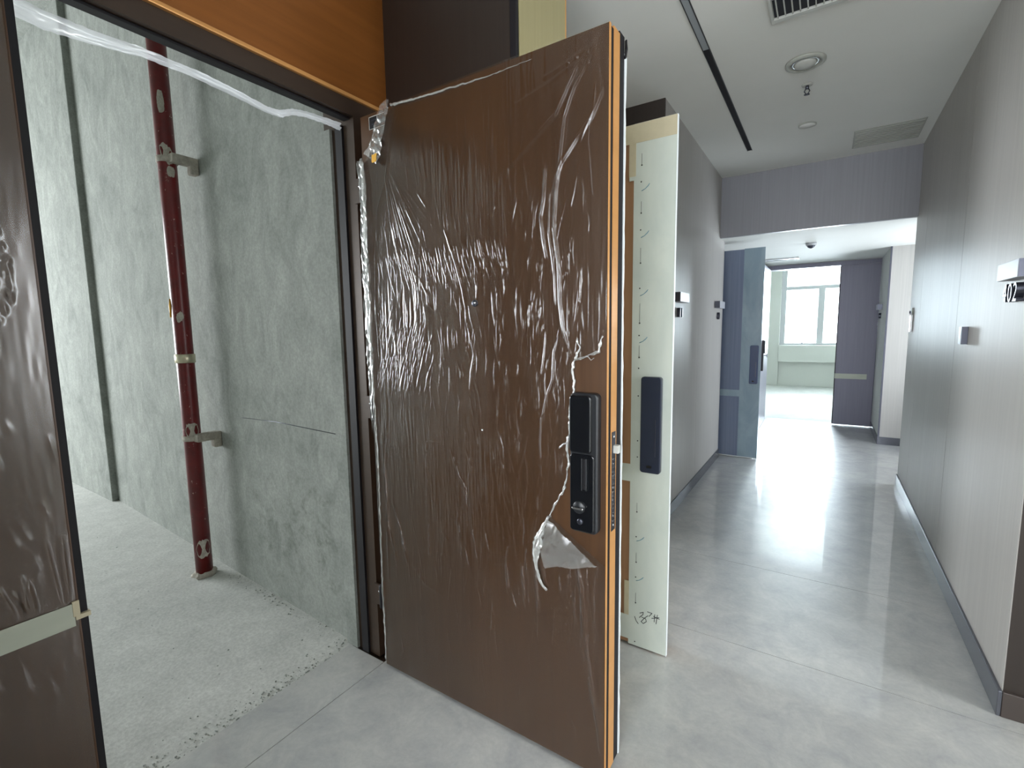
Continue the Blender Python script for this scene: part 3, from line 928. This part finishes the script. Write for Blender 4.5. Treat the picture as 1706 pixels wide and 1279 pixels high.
rp = resample([(-1.470, DY - 0.010, 1.25), (-1.464, DY - 0.008, 0.9), (-1.470, DY - 0.008, 0.5), (-1.478, DY - 0.006, 0.32), (-1.470, DY - 0.008, 0.18), (-1.478, DY - 0.006, 0.03)], 0.014, 0.0025)
tube('loose_border', 'film_haze', rp, [random.uniform(0.0015, 0.004) for _ in rp], film, seg=6, jitter=0.5)
crumple('wrapped_edge', 'film_flap', [(-1.492, 2.03), (-1.462, 2.045), (-1.448, 1.95), (-1.456, 1.7), (-1.458, 1.45), (-1.466, 1.2), (-1.478, 1.0), (-1.486, 1.2), (-1.492, 1.5), (-1.490, 1.75), (-1.484, 1.9)], DY - 0.007, 0.008, 160, film, 12, 20, 160)
rp = resample([(-1.31, DY - 0.008, 2.188), (-1.22, DY - 0.009, 2.180), (-1.15, DY - 0.008, 2.176), (-1.05, DY - 0.006, 2.172), (-0.95, DY - 0.005, 2.168), (-0.86, DY - 0.004, 2.166), (-0.74, DY - 0.003, 2.170)], 0.010, 0.0015)
tube('folded_top_edge', 'film_flap', rp, [random.uniform(0.003, 0.0045) * (1.15 - i / len(rp)) for i in range(len(rp))], film, seg=6, jitter=0.4)

# ------------------------------------------------------------------ closed narrow leaf at the left
SL = thing('side_leaf', 'narrow brown fixed door leaf at the left edge, sealed with pale tape', 'door', (XO - 0.04, 0.1, 0.0))
box('leaf_panel', 'brown', XO - 0.05, XO, -0.13, 0.345, 0.012, 2.205, parent=SL, bev=0.002)
box('edge_seal', 'gasket', XO - 0.05, XO - 0.003, 0.345, 0.362, 0.012, 2.205, parent=SL)
box('edge_bead', 'brown', XO - 0.004, XO + 0.001, 0.343, 0.346, 0.012, 2.205, parent=SL)
NXF, NZF = 150, 500
sy = np.linspace(-0.13, 0.341, NXF)
sz = np.linspace(0.02, 2.2, NZF)
gx, gz = sy, sz
GX, GZ = np.meshgrid(gx, gz)
H = 0.0016 + 0.0003 * smooth_noise(6, 20, 21) + 0.0001 * smooth_noise(60, 40, 22)
for k in range(300):
    y = random.uniform(-0.10, 0.30)
    z = random.gauss(1.60, 0.10)
    ln = random.uniform(0.008, 0.03)
    ridge([(y, z), (y + 0.002, z - ln)], random.uniform(0.001, 0.003), 0.004)
for k in range(40):
    y = random.uniform(-0.05, 0.33)
    z = random.uniform(0.2, 1.5)
    ridge([(y, z), (y + 0.01, z - random.uniform(0.02, 0.10))], random.uniform(0.0006, 0.0018), 0.005)
for k in range(8):
    y = 0.33 - random.uniform(0, 0.10)
    ridge([(y, 0.75), (y - random.uniform(0.0, 0.03), 0.80 + random.uniform(0, 0.15))], 0.003, 0.004)
H = np.maximum(H, 0.0005)
co = np.stack([XO + H, GX, GZ], -1).reshape(-1, 3)
idx = np.arange(NXF * NZF).reshape(NZF, NXF)
q = np.stack([idx[:-1, :-1], idx[:-1, 1:], idx[1:, 1:], idx[1:, :-1]], -1).reshape(-1, 4)
mesh_obj('protective_film', np_mesh('side_film', co, q), 'film', SL)
box('tape_strip', 'clear_tape', XO + 0.003, XO + 0.0045, -0.12, 0.335, 0.676, 0.735, parent=SL)
box('tape_tab', 'masking', XO - 0.01, XO + 0.006, 0.336, 0.366, 0.690, 0.702, parent=SL, bev=0.001)
box('tape_tab', 'masking', XO + 0.001, XO + 0.006, 0.332, 0.346, 0.70, 0.74, parent=SL, bev=0.001)

# plastic ribbon hanging from the head of the opening
st = [(0.345, 2.165, 0.05), (0.42, 2.150, 0.045), (0.52, 2.155, 0.034), (0.62, 2.168, 0.026), (0.74, 2.170, 0.024), (0.86, 2.162, 0.022), (0.98, 2.148, 0.022),
      (1.02, 2.150, 0.024), (1.06, 2.168, 0.022), (1.12, 2.180, 0.020), (1.19, 2.185, 0.022), (1.265, 2.188, 0.03)]
bm = bmesh.new()
prev = None
SP = []
for (a, b) in zip(st[:-1], st[1:]):
    for k in range(8):
        f = k / 8
        SP.append(tuple(a[i] * (1 - f) + b[i] * f for i in range(3)))
SP.append(st[-1])
for i, (y, z, w) in enumerate(SP):
    row = []
    for k in range(7):
        f = k / 6 - 0.5
        row.append(bm.verts.new((-1.60 + 0.008 * math.sin(k * 2.1 + i * 0.11) + random.uniform(-0.001, 0.001), y + random.uniform(-0.002, 0.002) * (k in (0, 6)), z + f * w + random.uniform(-0.0012, 0.0012))))
    if prev:
        for k in range(6):
            bm.faces.new((prev[k], prev[k + 1], row[k + 1], row[k]))
    prev = row
tag(finish(bm, 'plastic_strip', 'film_strip', None, True), 'whitish plastic strip sagging across the top of the raw doorway', 'plastic strip')

# ------------------------------------------------------------------ doors seen from outside


def outer_lock(parent, x0, x1, y, mat):
    lk_ = rounded_slab('lock_panel', mat, x0, x1, y - 0.022, y, 0.803, 1.203, 0.012, 0.004, parent)
    box('lock_grip_line', 'steel_dark', x1 - 0.022, x1 - 0.0195, y - 0.0235, y - 0.021, 0.875, 1.03, parent=lk_)
    rounded_slab('lock_key_cover', 'black', x0 + 0.028, x1 - 0.034, y - 0.0235, y - 0.021, 0.825, 0.836, 0.004, 0.001, lk_)
    return lk_


D2 = thing('door_leaf', 'second door behind the wrapped brown one, faced with pale green protective sheet', 'door', (-1.0, 1.98, 0.0))
EX = -0.505
box('outer_skin', 'brown_lit', -1.47, EX, 1.932, 1.942, 0.012, 2.19, parent=D2)
box('leaf_core', 'gold', -1.46, EX - 0.045, 1.942, 2.03, 0.012, 2.18, parent=D2)
# pale sheet in pieces, taped at the top, by the lock and at the bottom
sh = box('protective_sheet', 'sheet', -0.668, EX + 0.002, 1.9285, 1.932, 0.008, 2.198, parent=D2)
for x0, z0, z1 in ((-1.2, 2.145, 2.196), (-0.687, 1.985, 2.145), (-1.2, 0.75, 0.825), (-1.2, 0.03, 0.14), (-0.684, 0.14, 0.225)):
    box('sheet_tongue', 'sheet', x0, -0.667, 1.9287, 1.932, z0, z1, parent=sh)
box('sheet_fold', 'white_film', EX + 0.0022, EX + 0.004, 1.928, 1.943, 0.006, 2.198, parent=sh)
box('masking_tape', 'masking', -0.92, EX + 0.002, 1.9272, 1.9284, 2.125, 2.197, parent=sh)
box('masking_tape', 'masking', -0.688, -0.66, 1.9272, 1.9284, 2.0, 2.1248, parent=sh)
box('masking_tape', 'masking', -0.688, -0.667, 1.9272, 1.9284, 0.142, 0.30, parent=sh)
outer_lock(D2, -0.621, -0.537, 1.9285, 'navy')
# printed arrows and specks down the sheet, and the handwritten mark
for z0, z1 in ((2.038, 2.082), (1.855, 1.90), (1.66, 1.72), (1.42, 1.50), (1.28, 1.33), (0.394, 0.437), (0.208, 0.254), (0.62, 0.66)):
    ar = box('printed_arrow', 'ink', -0.6372, -0.636, 1.9279, 1.9284, z0, z1, parent=sh)
    lathe('arrow_dot', 'ink', (-0.6366, 1.9283, z0), [(0.0032, 0), (0.003, -0.0004)], ar, 8, 'y')
for z in (1.975, 1.79, 1.56, 1.37, 1.235, 1.12, 0.93, 0.86, 0.509, 0.326, 0.026):
    lathe('printed_dot', 'ink', (-0.638, 1.9283, z), [(0.003, 0), (0.0028, -0.0004)], sh, 8, 'y')
for z in (1.94, 1.76, 1.53, 1.34, 0.49, 0.31):
    tube('printed_word', 'ink_blue', [(-0.636, 1.9282, z), (-0.622, 1.9282, z + 0.006), (-0.61, 1.9282, z + 0.016), (-0.604, 1.9282, z + 0.024)], [0.0016, 0.0012, 0.0016, 0.001], sh, seg=4, flat=(1, 0.15, 1))
ST = [[(-0.64, 0.143), (-0.632, 0.124), (-0.623, 0.115)],
      [(-0.617, 0.166), (-0.602, 0.175), (-0.603, 0.164), (-0.619, 0.145)],
      [(-0.609, 0.151), (-0.591, 0.148), (-0.588, 0.136), (-0.601, 0.123), (-0.611, 0.129), (-0.596, 0.15), (-0.581, 0.166)],
      [(-0.584, 0.183), (-0.564, 0.182), (-0.577, 0.164)],
      [(-0.558, 0.171), (-0.532, 0.166)], [(-0.565, 0.159), (-0.533, 0.173)], [(-0.552, 0.181), (-0.554, 0.146)], [(-0.541, 0.182), (-0.546, 0.14)]]
bm = bmesh.new()
for s in ST:
    for (xa, za), (xb, zb) in zip(s[:-1], s[1:]):
        d = Vector((xb - xa, 0, zb - za)).normalized()
        nn = Vector((-d.z, 0, d.x)) * 0.0014
        A = Vector((xa, 1.9279, za)) - d * 0.0006
        B = Vector((xb, 1.9279, zb)) + d * 0.0006
        for yy in (0, 0.0005):
            pass
        v8 = [bm.verts.new(p + Vector((0, oy, 0))) for oy in (0, 0.0005) for p in (A - nn, B - nn, B + nn, A + nn)]
        for f in ((0, 1, 2, 3), (7, 6, 5, 4), (0, 4, 5, 1), (1, 5, 6, 2), (2, 6, 7, 3), (3, 7, 4, 0)):
            bm.faces.new([v8[i] for i in f])
hw = finish(bm, 'handwritten_mark', 'ink', sh)
hw['label'] = 'number scrawled in black marker'

D3 = thing('door_leaf', 'far left open door under the beam, covered in glare-tinted bluish sheet with dark lock panel', 'door', (-1.0, 5.58, 0.0))
box('outer_skin', 'door_hazed', -1.48, -0.545, 5.532, 5.544, 0.012, 2.19, parent=D3)
box('leaf_core', 'door_grey', -1.47, -0.59, 5.544, 5.63, 0.012, 2.18, parent=D3)
box('protective_sheet', 'sheet_hazed', -0.735, -0.543, 5.527, 5.532, 0.014, 2.195, parent=D3)
box('tape_strip', 'sheet_hazed', -1.3, -0.735, 5.529, 5.532, 0.66, 0.73, parent=D3)
lk3 = outer_lock(D3, -0.645, -0.565, 5.527, 'lock_hazed')
box('bottom_edge', 'white_film', -1.48, -0.545, 5.528, 5.532, 0.004, 0.014, parent=D3)

D4 = thing('door_leaf', 'end room door standing edge-on behind the far bluish door', 'door', (-0.755, 7.55, 0.0))
box('leaf_panel', 'door_grey', -0.76, -0.70, 7.12, 7.985, 0.012, 2.20, parent=D4)
lk4 = box('lock_body', 'black_matt', -0.70, -0.675, 7.16, 7.25, 0.803, 1.218, parent=D4, bev=0.006)
box('lock_screen', 'black_matt', -0.675, -0.66, 7.165, 7.245, 1.04, 1.212, parent=lk4, bev=0.004)
box('turn_knob', 'steel_dark', -0.675, -0.635, 7.195, 7.205, 1.005, 1.015, parent=lk4, bev=0.002)
box('knob_bar', 'steel_dark', -0.640, -0.633, 7.185, 7.215, 0.985, 1.035, parent=lk4, bev=0.002)
box('edge_sheet', 'white_film', -0.76, -0.70, 7.116, 7.12, 0.012, 0.80, parent=D4)

D5 = thing('side_leaf', 'grey violet closed leaf beside the bright window at the corridor end', 'door', (0.36, 8.05, 0.0))
box('leaf_panel', 'door_grey', 0.145, 0.578, 8.02, 8.09, 0.014, 2.204, parent=D5)
box('edge_seal', 'gasket', 0.135, 0.145, 8.03, 8.08, 0.014, 2.204, parent=D5)
box('tape_strip', 'clear_tape', 0.14, 0.50, 8.016, 8.02, 0.66, 0.73, parent=D5)

# ------------------------------------------------------------------ red pipe in the raw room
PX, PY, PR = -3.016, 1.24, 0.044
SPp = thing('standpipe', 'dark red painted steel pipe standing against the raw plaster wall', 'pipe', (PX, PY, -0.012))
lathe('pipe_run', 'pipe', (PX, PY, 0), [(PR, -0.010), (PR, 1.0), (PR, 2.0), (PR, 3.99)], SPp, 32)
cl_ = lathe('coupling_clamp', 'zinc', (PX, PY, 1.245), [(PR + 0.001, 0), (PR + 0.006, 0.002), (PR + 0.006, 0.048), (PR + 0.001, 0.05)], SPp, 32)
box('clamp_bolt', 'zinc', PX - 0.062, PX - 0.040, PY - 0.03, PY - 0.012, 1.252, 1.288, parent=cl_, bev=0.003)
for z, dz in ((2.32, 0.03), (0.80, 0.03)):
    br = lathe('wall_bracket', 'dust', (PX, PY, z), [(PR + 0.001, 0), (PR + 0.006, 0.001), (PR + 0.006, dz), (PR + 0.001, dz + 0.001)], SPp, 28)
    yw_ = WY(PX + 0.07)
    box('bracket_arm', 'dust', PX + 0.035, PX + 0.085, PY - 0.01, yw_ - 0.001, z - 0.004, z + dz + 0.01, parent=br, bev=0.004)
    box('bracket_lug', 'dust', PX + 0.04, PX + 0.09, yw_ - 0.045, yw_ - 0.002, z - 0.05, z + 0.0, parent=br, bev=0.008)
# splashes of mortar on the pipe
for z, s in ((2.36, 0.05), (2.62, 0.04), (2.27, 0.03), (1.50, 0.028), (0.86, 0.05), (0.16, 0.06)):
    bm = bmesh.new()
    n = 26
    a0 = math.atan2(0 - PY, 0 - PX) + random.uniform(-0.25, 0.35)
    ring = []
    for k in range(n):
        a = 2 * math.pi * k / n
        r_ = s * (0.82 + 0.18 * random.random()) * (1 + 0.25 * math.sin(2 * a + z * 9))
        th_ = a0 + math.cos(a) * min(1.0, r_ / PR * 0.55)
        ring.append(bm.verts.new((PX + (PR + 0.0006) * math.cos(th_), PY + (PR + 0.0006) * math.sin(th_), z + math.sin(a) * r_ * 1.3)))
    c0 = bm.verts.new((PX + (PR + 0.0035) * math.cos(a0), PY + (PR + 0.0035) * math.sin(a0), z))
    for k in range(n):
        bm.faces.new((ring[k], ring[(k + 1) % n], c0))
    finish(bm, 'mortar_splash', 'dust', SPp, True)
crm = []
tube('yellow_marking', 'yellow', [(PX - 0.012, PY - PR - 0.001, 1.60), (PX - 0.010, PY - PR - 0.002, 1.56), (PX - 0.020, PY - PR, 1.52), (PX - 0.026, PY - PR + 0.004, 1.50)], [0.003, 0.005, 0.005, 0.006], SPp, 6, 0.4)
# lump of mortar at its foot
bm = bmesh.new()
bmesh.ops.create_icosphere(bm, subdivisions=3, radius=1.0)
for v_ in bm.verts:
    n_ = v_.co.copy()
    k = 1 + 0.16 * math.sin(n_.x * 7 + 1) * math.sin(n_.y * 9) + random.uniform(-0.06, 0.06)
    v_.co = Vector((PX + n_.x * 0.062 * k, PY + n_.y * 0.060 * k, -0.012 + max(0.0, n_.z) * 0.04 * k))
finish(bm, 'mortar_foot', 'dust', SPp, True)

# plaster crumbs along the edge of the raw floor
bm = bmesh.new()


def crumb(x, y, z, s):
    r_ = bmesh.ops.create_icosphere(bm, subdivisions=1, radius=s)
    k = [random.uniform(0.6, 1.4) for _ in range(3)]
    for v_ in r_['verts']:
        v_.co = Vector((x + v_.co.x * k[0] * random.uniform(0.8, 1.2), y + v_.co.y * k[1] * random.uniform(0.8, 1.2), z + s * 0.45 + v_.co.z * 0.6 * k[2]))


for k in range(520):
    f = random.random()
    if f < 0.55:
        x, y = XI - abs(random.gauss(0, 0.05)) - 0.006, random.uniform(0.35, 1.26)
    elif f < 0.85:
        x = random.uniform(-3.4, -1.76)
        y = WY(x) - abs(random.gauss(0, 0.03)) - 0.006
        if abs(x - PX) < 0.13:
            continue
    else:
        x, y = random.uniform(-4.5, -1.8), random.uniform(0.2, 1.2)
    crumb(x, y, -0.012, random.choice((0.0015, 0.002, 0.002, 0.003, 0.004)))
cr = finish(bm, 'plaster_crumbs', 'raw_wall')
tag(cr, 'grey plaster crumbs scattered on the raw floor along the threshold', 'debris', kind='stuff')

# ------------------------------------------------------------------ ceiling fittings
tl = thing('track_light', 'long narrow dark light track recessed in the corridor ceiling', 'light track', (-0.59, 3.0, ZC))
for x0, x1 in ((-0.608, -0.604), (-0.576, -0.572)):
    box('track_side', 'black_matt', x0, x1, 0.6, 4.514, ZC - 0.006, ZC - 0.0005, parent=tl)
box('track_slot', 'gasket', -0.604, -0.576, 2.795, 4.514, ZC - 0.003, ZC - 0.0005, parent=tl)
box('lamp_diffuser', 'diffuser', -0.604, -0.576, 0.6, 2.79, ZC - 0.005, ZC - 0.0005, parent=tl)
av = thing('air_vent', 'white framed air vent with dark louvres at the top of the ceiling', 'vent', (0.0, 2.48, ZC))
box('vent_back', 'vent_dark', -0.27, 0.27, 2.25, 2.71, ZC - 0.003, ZC - 0.0008, parent=av)
for a in ((-0.285, 0.285, 2.705, 2.735), (-0.285, 0.285, 2.225, 2.255), (-0.285, -0.272, 2.255, 2.705), (0.272, 0.285, 2.255, 2.705)):
    box('vent_frame', 'grey_plastic', a[0], a[1], a[2], a[3], ZC - 0.014, ZC - 0.0008, parent=av, bev=0.002)
sl0 = None
for k in range(18):
    x = -0.255 + k * 0.030
    if sl0 is None:
        sl0 = box('vent_slat', 'grey_plastic', -0.0025, 0.0025, 2.256, 2.704, ZC - 0.012, ZC - 0.0032, parent=av)
        sl0.location.x = x
    else:
        o = sl0.copy()
        COL.objects.link(o)
        o.location.x = x
for yy in (2.40, 2.55):
    box('vent_crossbar', 'grey_plastic', -0.27, 0.27, yy, yy + 0.003, ZC - 0.0075, ZC - 0.0042, parent=av)
dl = thing('ceiling_lamp', 'large round recessed lamp in the ceiling below the air vent', 'ceiling lamp', (-0.163, 3.235, ZC))
lathe('lamp_rim', 'fixture', (-0.163, 3.235, ZC), [(0.098, -0.0008), (0.098, -0.008), (0.088, -0.014), (0.074, -0.014), (0.072, -0.004)], dl, 40)
lathe('lamp_bowl', 'chrome', (-0.163, 3.235, ZC), [(0.072, -0.004), (0.066, -0.010), (0.058, -0.008)], dl, 40)
lathe('lamp_centre', 'grey_plastic', (-0.163, 3.235, ZC), [(0.058, -0.008), (0.050, -0.018), (0.030, -0.026), (0.004, -0.028)], dl, 40)
sp_ = thing('sprinkler_head', 'small hanging steel sprinkler head in the corridor ceiling', 'sprinkler', (-0.162, 3.53, ZC))
lathe('cover_ring', 'grey_plastic', (-0.162, 3.53, ZC), [(0.030, -0.0008), (0.028, -0.006), (0.012, -0.008)], sp_, 24)
lathe('stem', 'steel_dark', (-0.162, 3.53, ZC), [(0.010, -0.006), (0.010, -0.024), (0.006, -0.027)], sp_, 14)
for s in (-1, 1):
    tube('yoke', 'steel_dark', [(-0.162 + s * 0.007, 3.53, ZC - 0.024), (-0.162 + s * 0.014, 3.53, ZC - 0.038), (-0.162 + s * 0.003, 3.53, ZC - 0.056)], 0.003, sp_, 6)
lathe('deflector', 'steel_dark', (-0.162, 3.53, ZC), [(0.015, -0.056), (0.016, -0.058), (0.004, -0.060)], sp_, 18)
cdk = thing('cover_disc', 'small flat round cover disc on the ceiling near the beam', 'ceiling disc', (-0.18, 4.205, ZC))
lathe('rim', 'fixture', (-0.18, 4.205, ZC), [(0.058, -0.0008), (0.058, -0.006), (0.052, -0.009)], cdk, 32)
lathe('face', 'ceiling', (-0.18, 4.205, ZC), [(0.052, -0.007), (0.050, -0.010), (0.004, -0.0105)], cdk, 32)
gr = thing('access_hatch', 'flush rectangular hatch in the ceiling corner above the beam', 'ceiling hatch', (0.31, 4.75, ZC))
box('hatch_lid', 'fixture', 0.11, 0.53, 4.55, 4.97, ZC - 0.004, ZC - 0.0008, parent=gr)
for k in range(9):
    box('hatch_rib', 'fixture', 0.12, 0.52, 4.575 + k * 0.045, 4.590 + k * 0.045, ZC - 0.008, ZC - 0.004, parent=gr)
sd = thing('smoke_detector', 'small white detector on the lowered ceiling before the end room', 'smoke detector', (-0.17, 6.1, ZL))
lathe('detector_base', 'pvc', (-0.17, 6.1, ZL), [(0.05, -0.0008), (0.05, -0.02), (0.045, -0.028)], sd, 28)
lathe('detector_dome', 'steel_dark', (-0.17, 6.1, ZL), [(0.04, -0.028), (0.03, -0.045), (0.012, -0.055), (0.004, -0.058)], sd, 28)
lv = thing('linear_vent', 'narrow dark linear vent in the lowered ceiling above the far door', 'vent', (-0.52, 7.3, ZL))
box('vent_slot', 'steel_dark', -0.70, -0.34, 7.24, 7.36, ZL - 0.006, ZL - 0.0008, parent=lv)
for a in ((-0.715, -0.325, 7.22, 7.24), (-0.715, -0.325, 7.36, 7.38), (-0.715, -0.70, 7.24, 7.36), (-0.34, -0.325, 7.24, 7.36)):
    box('vent_frame', 'pvc', a[0], a[1], a[2], a[3], ZL - 0.010, ZL - 0.0008, parent=lv)

# ------------------------------------------------------------------ signs and wall plates


def rot_text(origin, right):
    r_ = Vector(right)
    u_ = Vector((0, 0, 1))
    n_ = r_.cross(u_)
    mw = Matrix((r_, u_, n_)).transposed().to_4x4()
    mw.translation = origin
    return mw


def room_sign(label, side, xw, y0, y1, z0, z1, digits, yd, zd, size):
    d = 0.05
    xa, xb = (xw - d, xw - 0.0005) if side > 0 else (xw + 0.0005, xw + d)
    s_ = thing('room_sign', label, 'sign', (xw, (y0 + y1) / 2, z0))
    box('sign_box', 'sign_face', xa, xb, y0 + 0.002, y1, z0, z1, parent=s_, bev=0.0015)
    box('sign_end', 'steel_dark', xa + 0.001, xb - 0.001, y0, y0 + 0.002, z0 + 0.001, z1 - 0.001, parent=s_)
    x = xw - 0.013 if side > 0 else xw + 0.013
    tx = [text_obj('digit', ch, size, 'steel_dark', rot_text((x, yd - side * i * 0.058, zd), (0, -side, 0)), s_, 0.012) for i, ch in enumerate(digits)]
    return s_


room_sign('metal room number sign on the right wall, number beginning 40', 1, XR, 2.338, 2.576, 1.555, 1.617, '402', 2.600, 1.476, 0.098)
room_sign('metal room number sign on the left wall beside the pale sheeted door', -1, XL, 3.495, 3.75, 1.583, 1.650, '11', 3.58, 1.476, 0.098)
room_sign('metal room number sign on the left wall next to the bluish door', -1, XL, 5.0, 5.27, 1.583, 1.650, '0', 5.12, 1.476, 0.098)
room_sign('metal room number sign on the far right wall near the closed grey leaf', 1, 0.58, 7.5, 7.72, 1.583, 1.650, '1', 7.64, 1.476, 0.098)
wp = thing('wall_switch', 'small steel switch box on the right wall beside the panel joint', 'switch', (XR, 3.2, 1.29))
box('switch_plate', 'sign_face', XR - 0.026, XR - 0.0005, 3.215, 3.265, 1.295, 1.382, parent=wp, bev=0.002)
box('switch_side', 'steel_dark', XR - 0.025, XR - 0.001, 3.207, 3.215, 1.295, 1.382, parent=wp)
wh = thing('doorbell', 'small chrome door bell plate at the far end of the right wall', 'doorbell', (XR, 5.1, 1.33))
box('plate', 'chrome', XR - 0.014, XR - 0.0005, 5.04, 5.12, 1.335, 1.47, parent=wh, bev=0.003)
lathe('button', 'steel_dark', (XR - 0.014, 5.08, 1.495), [(0.012, 0.0), (0.012, -0.006), (0.006, -0.009)], wh, 16, 'x')
box('plate_top', 'grey_plastic', XR - 0.010, XR - 0.0005, 5.05, 5.11, 1.472, 1.53, parent=wh, bev=0.002)

bpy.context.view_layer.update()
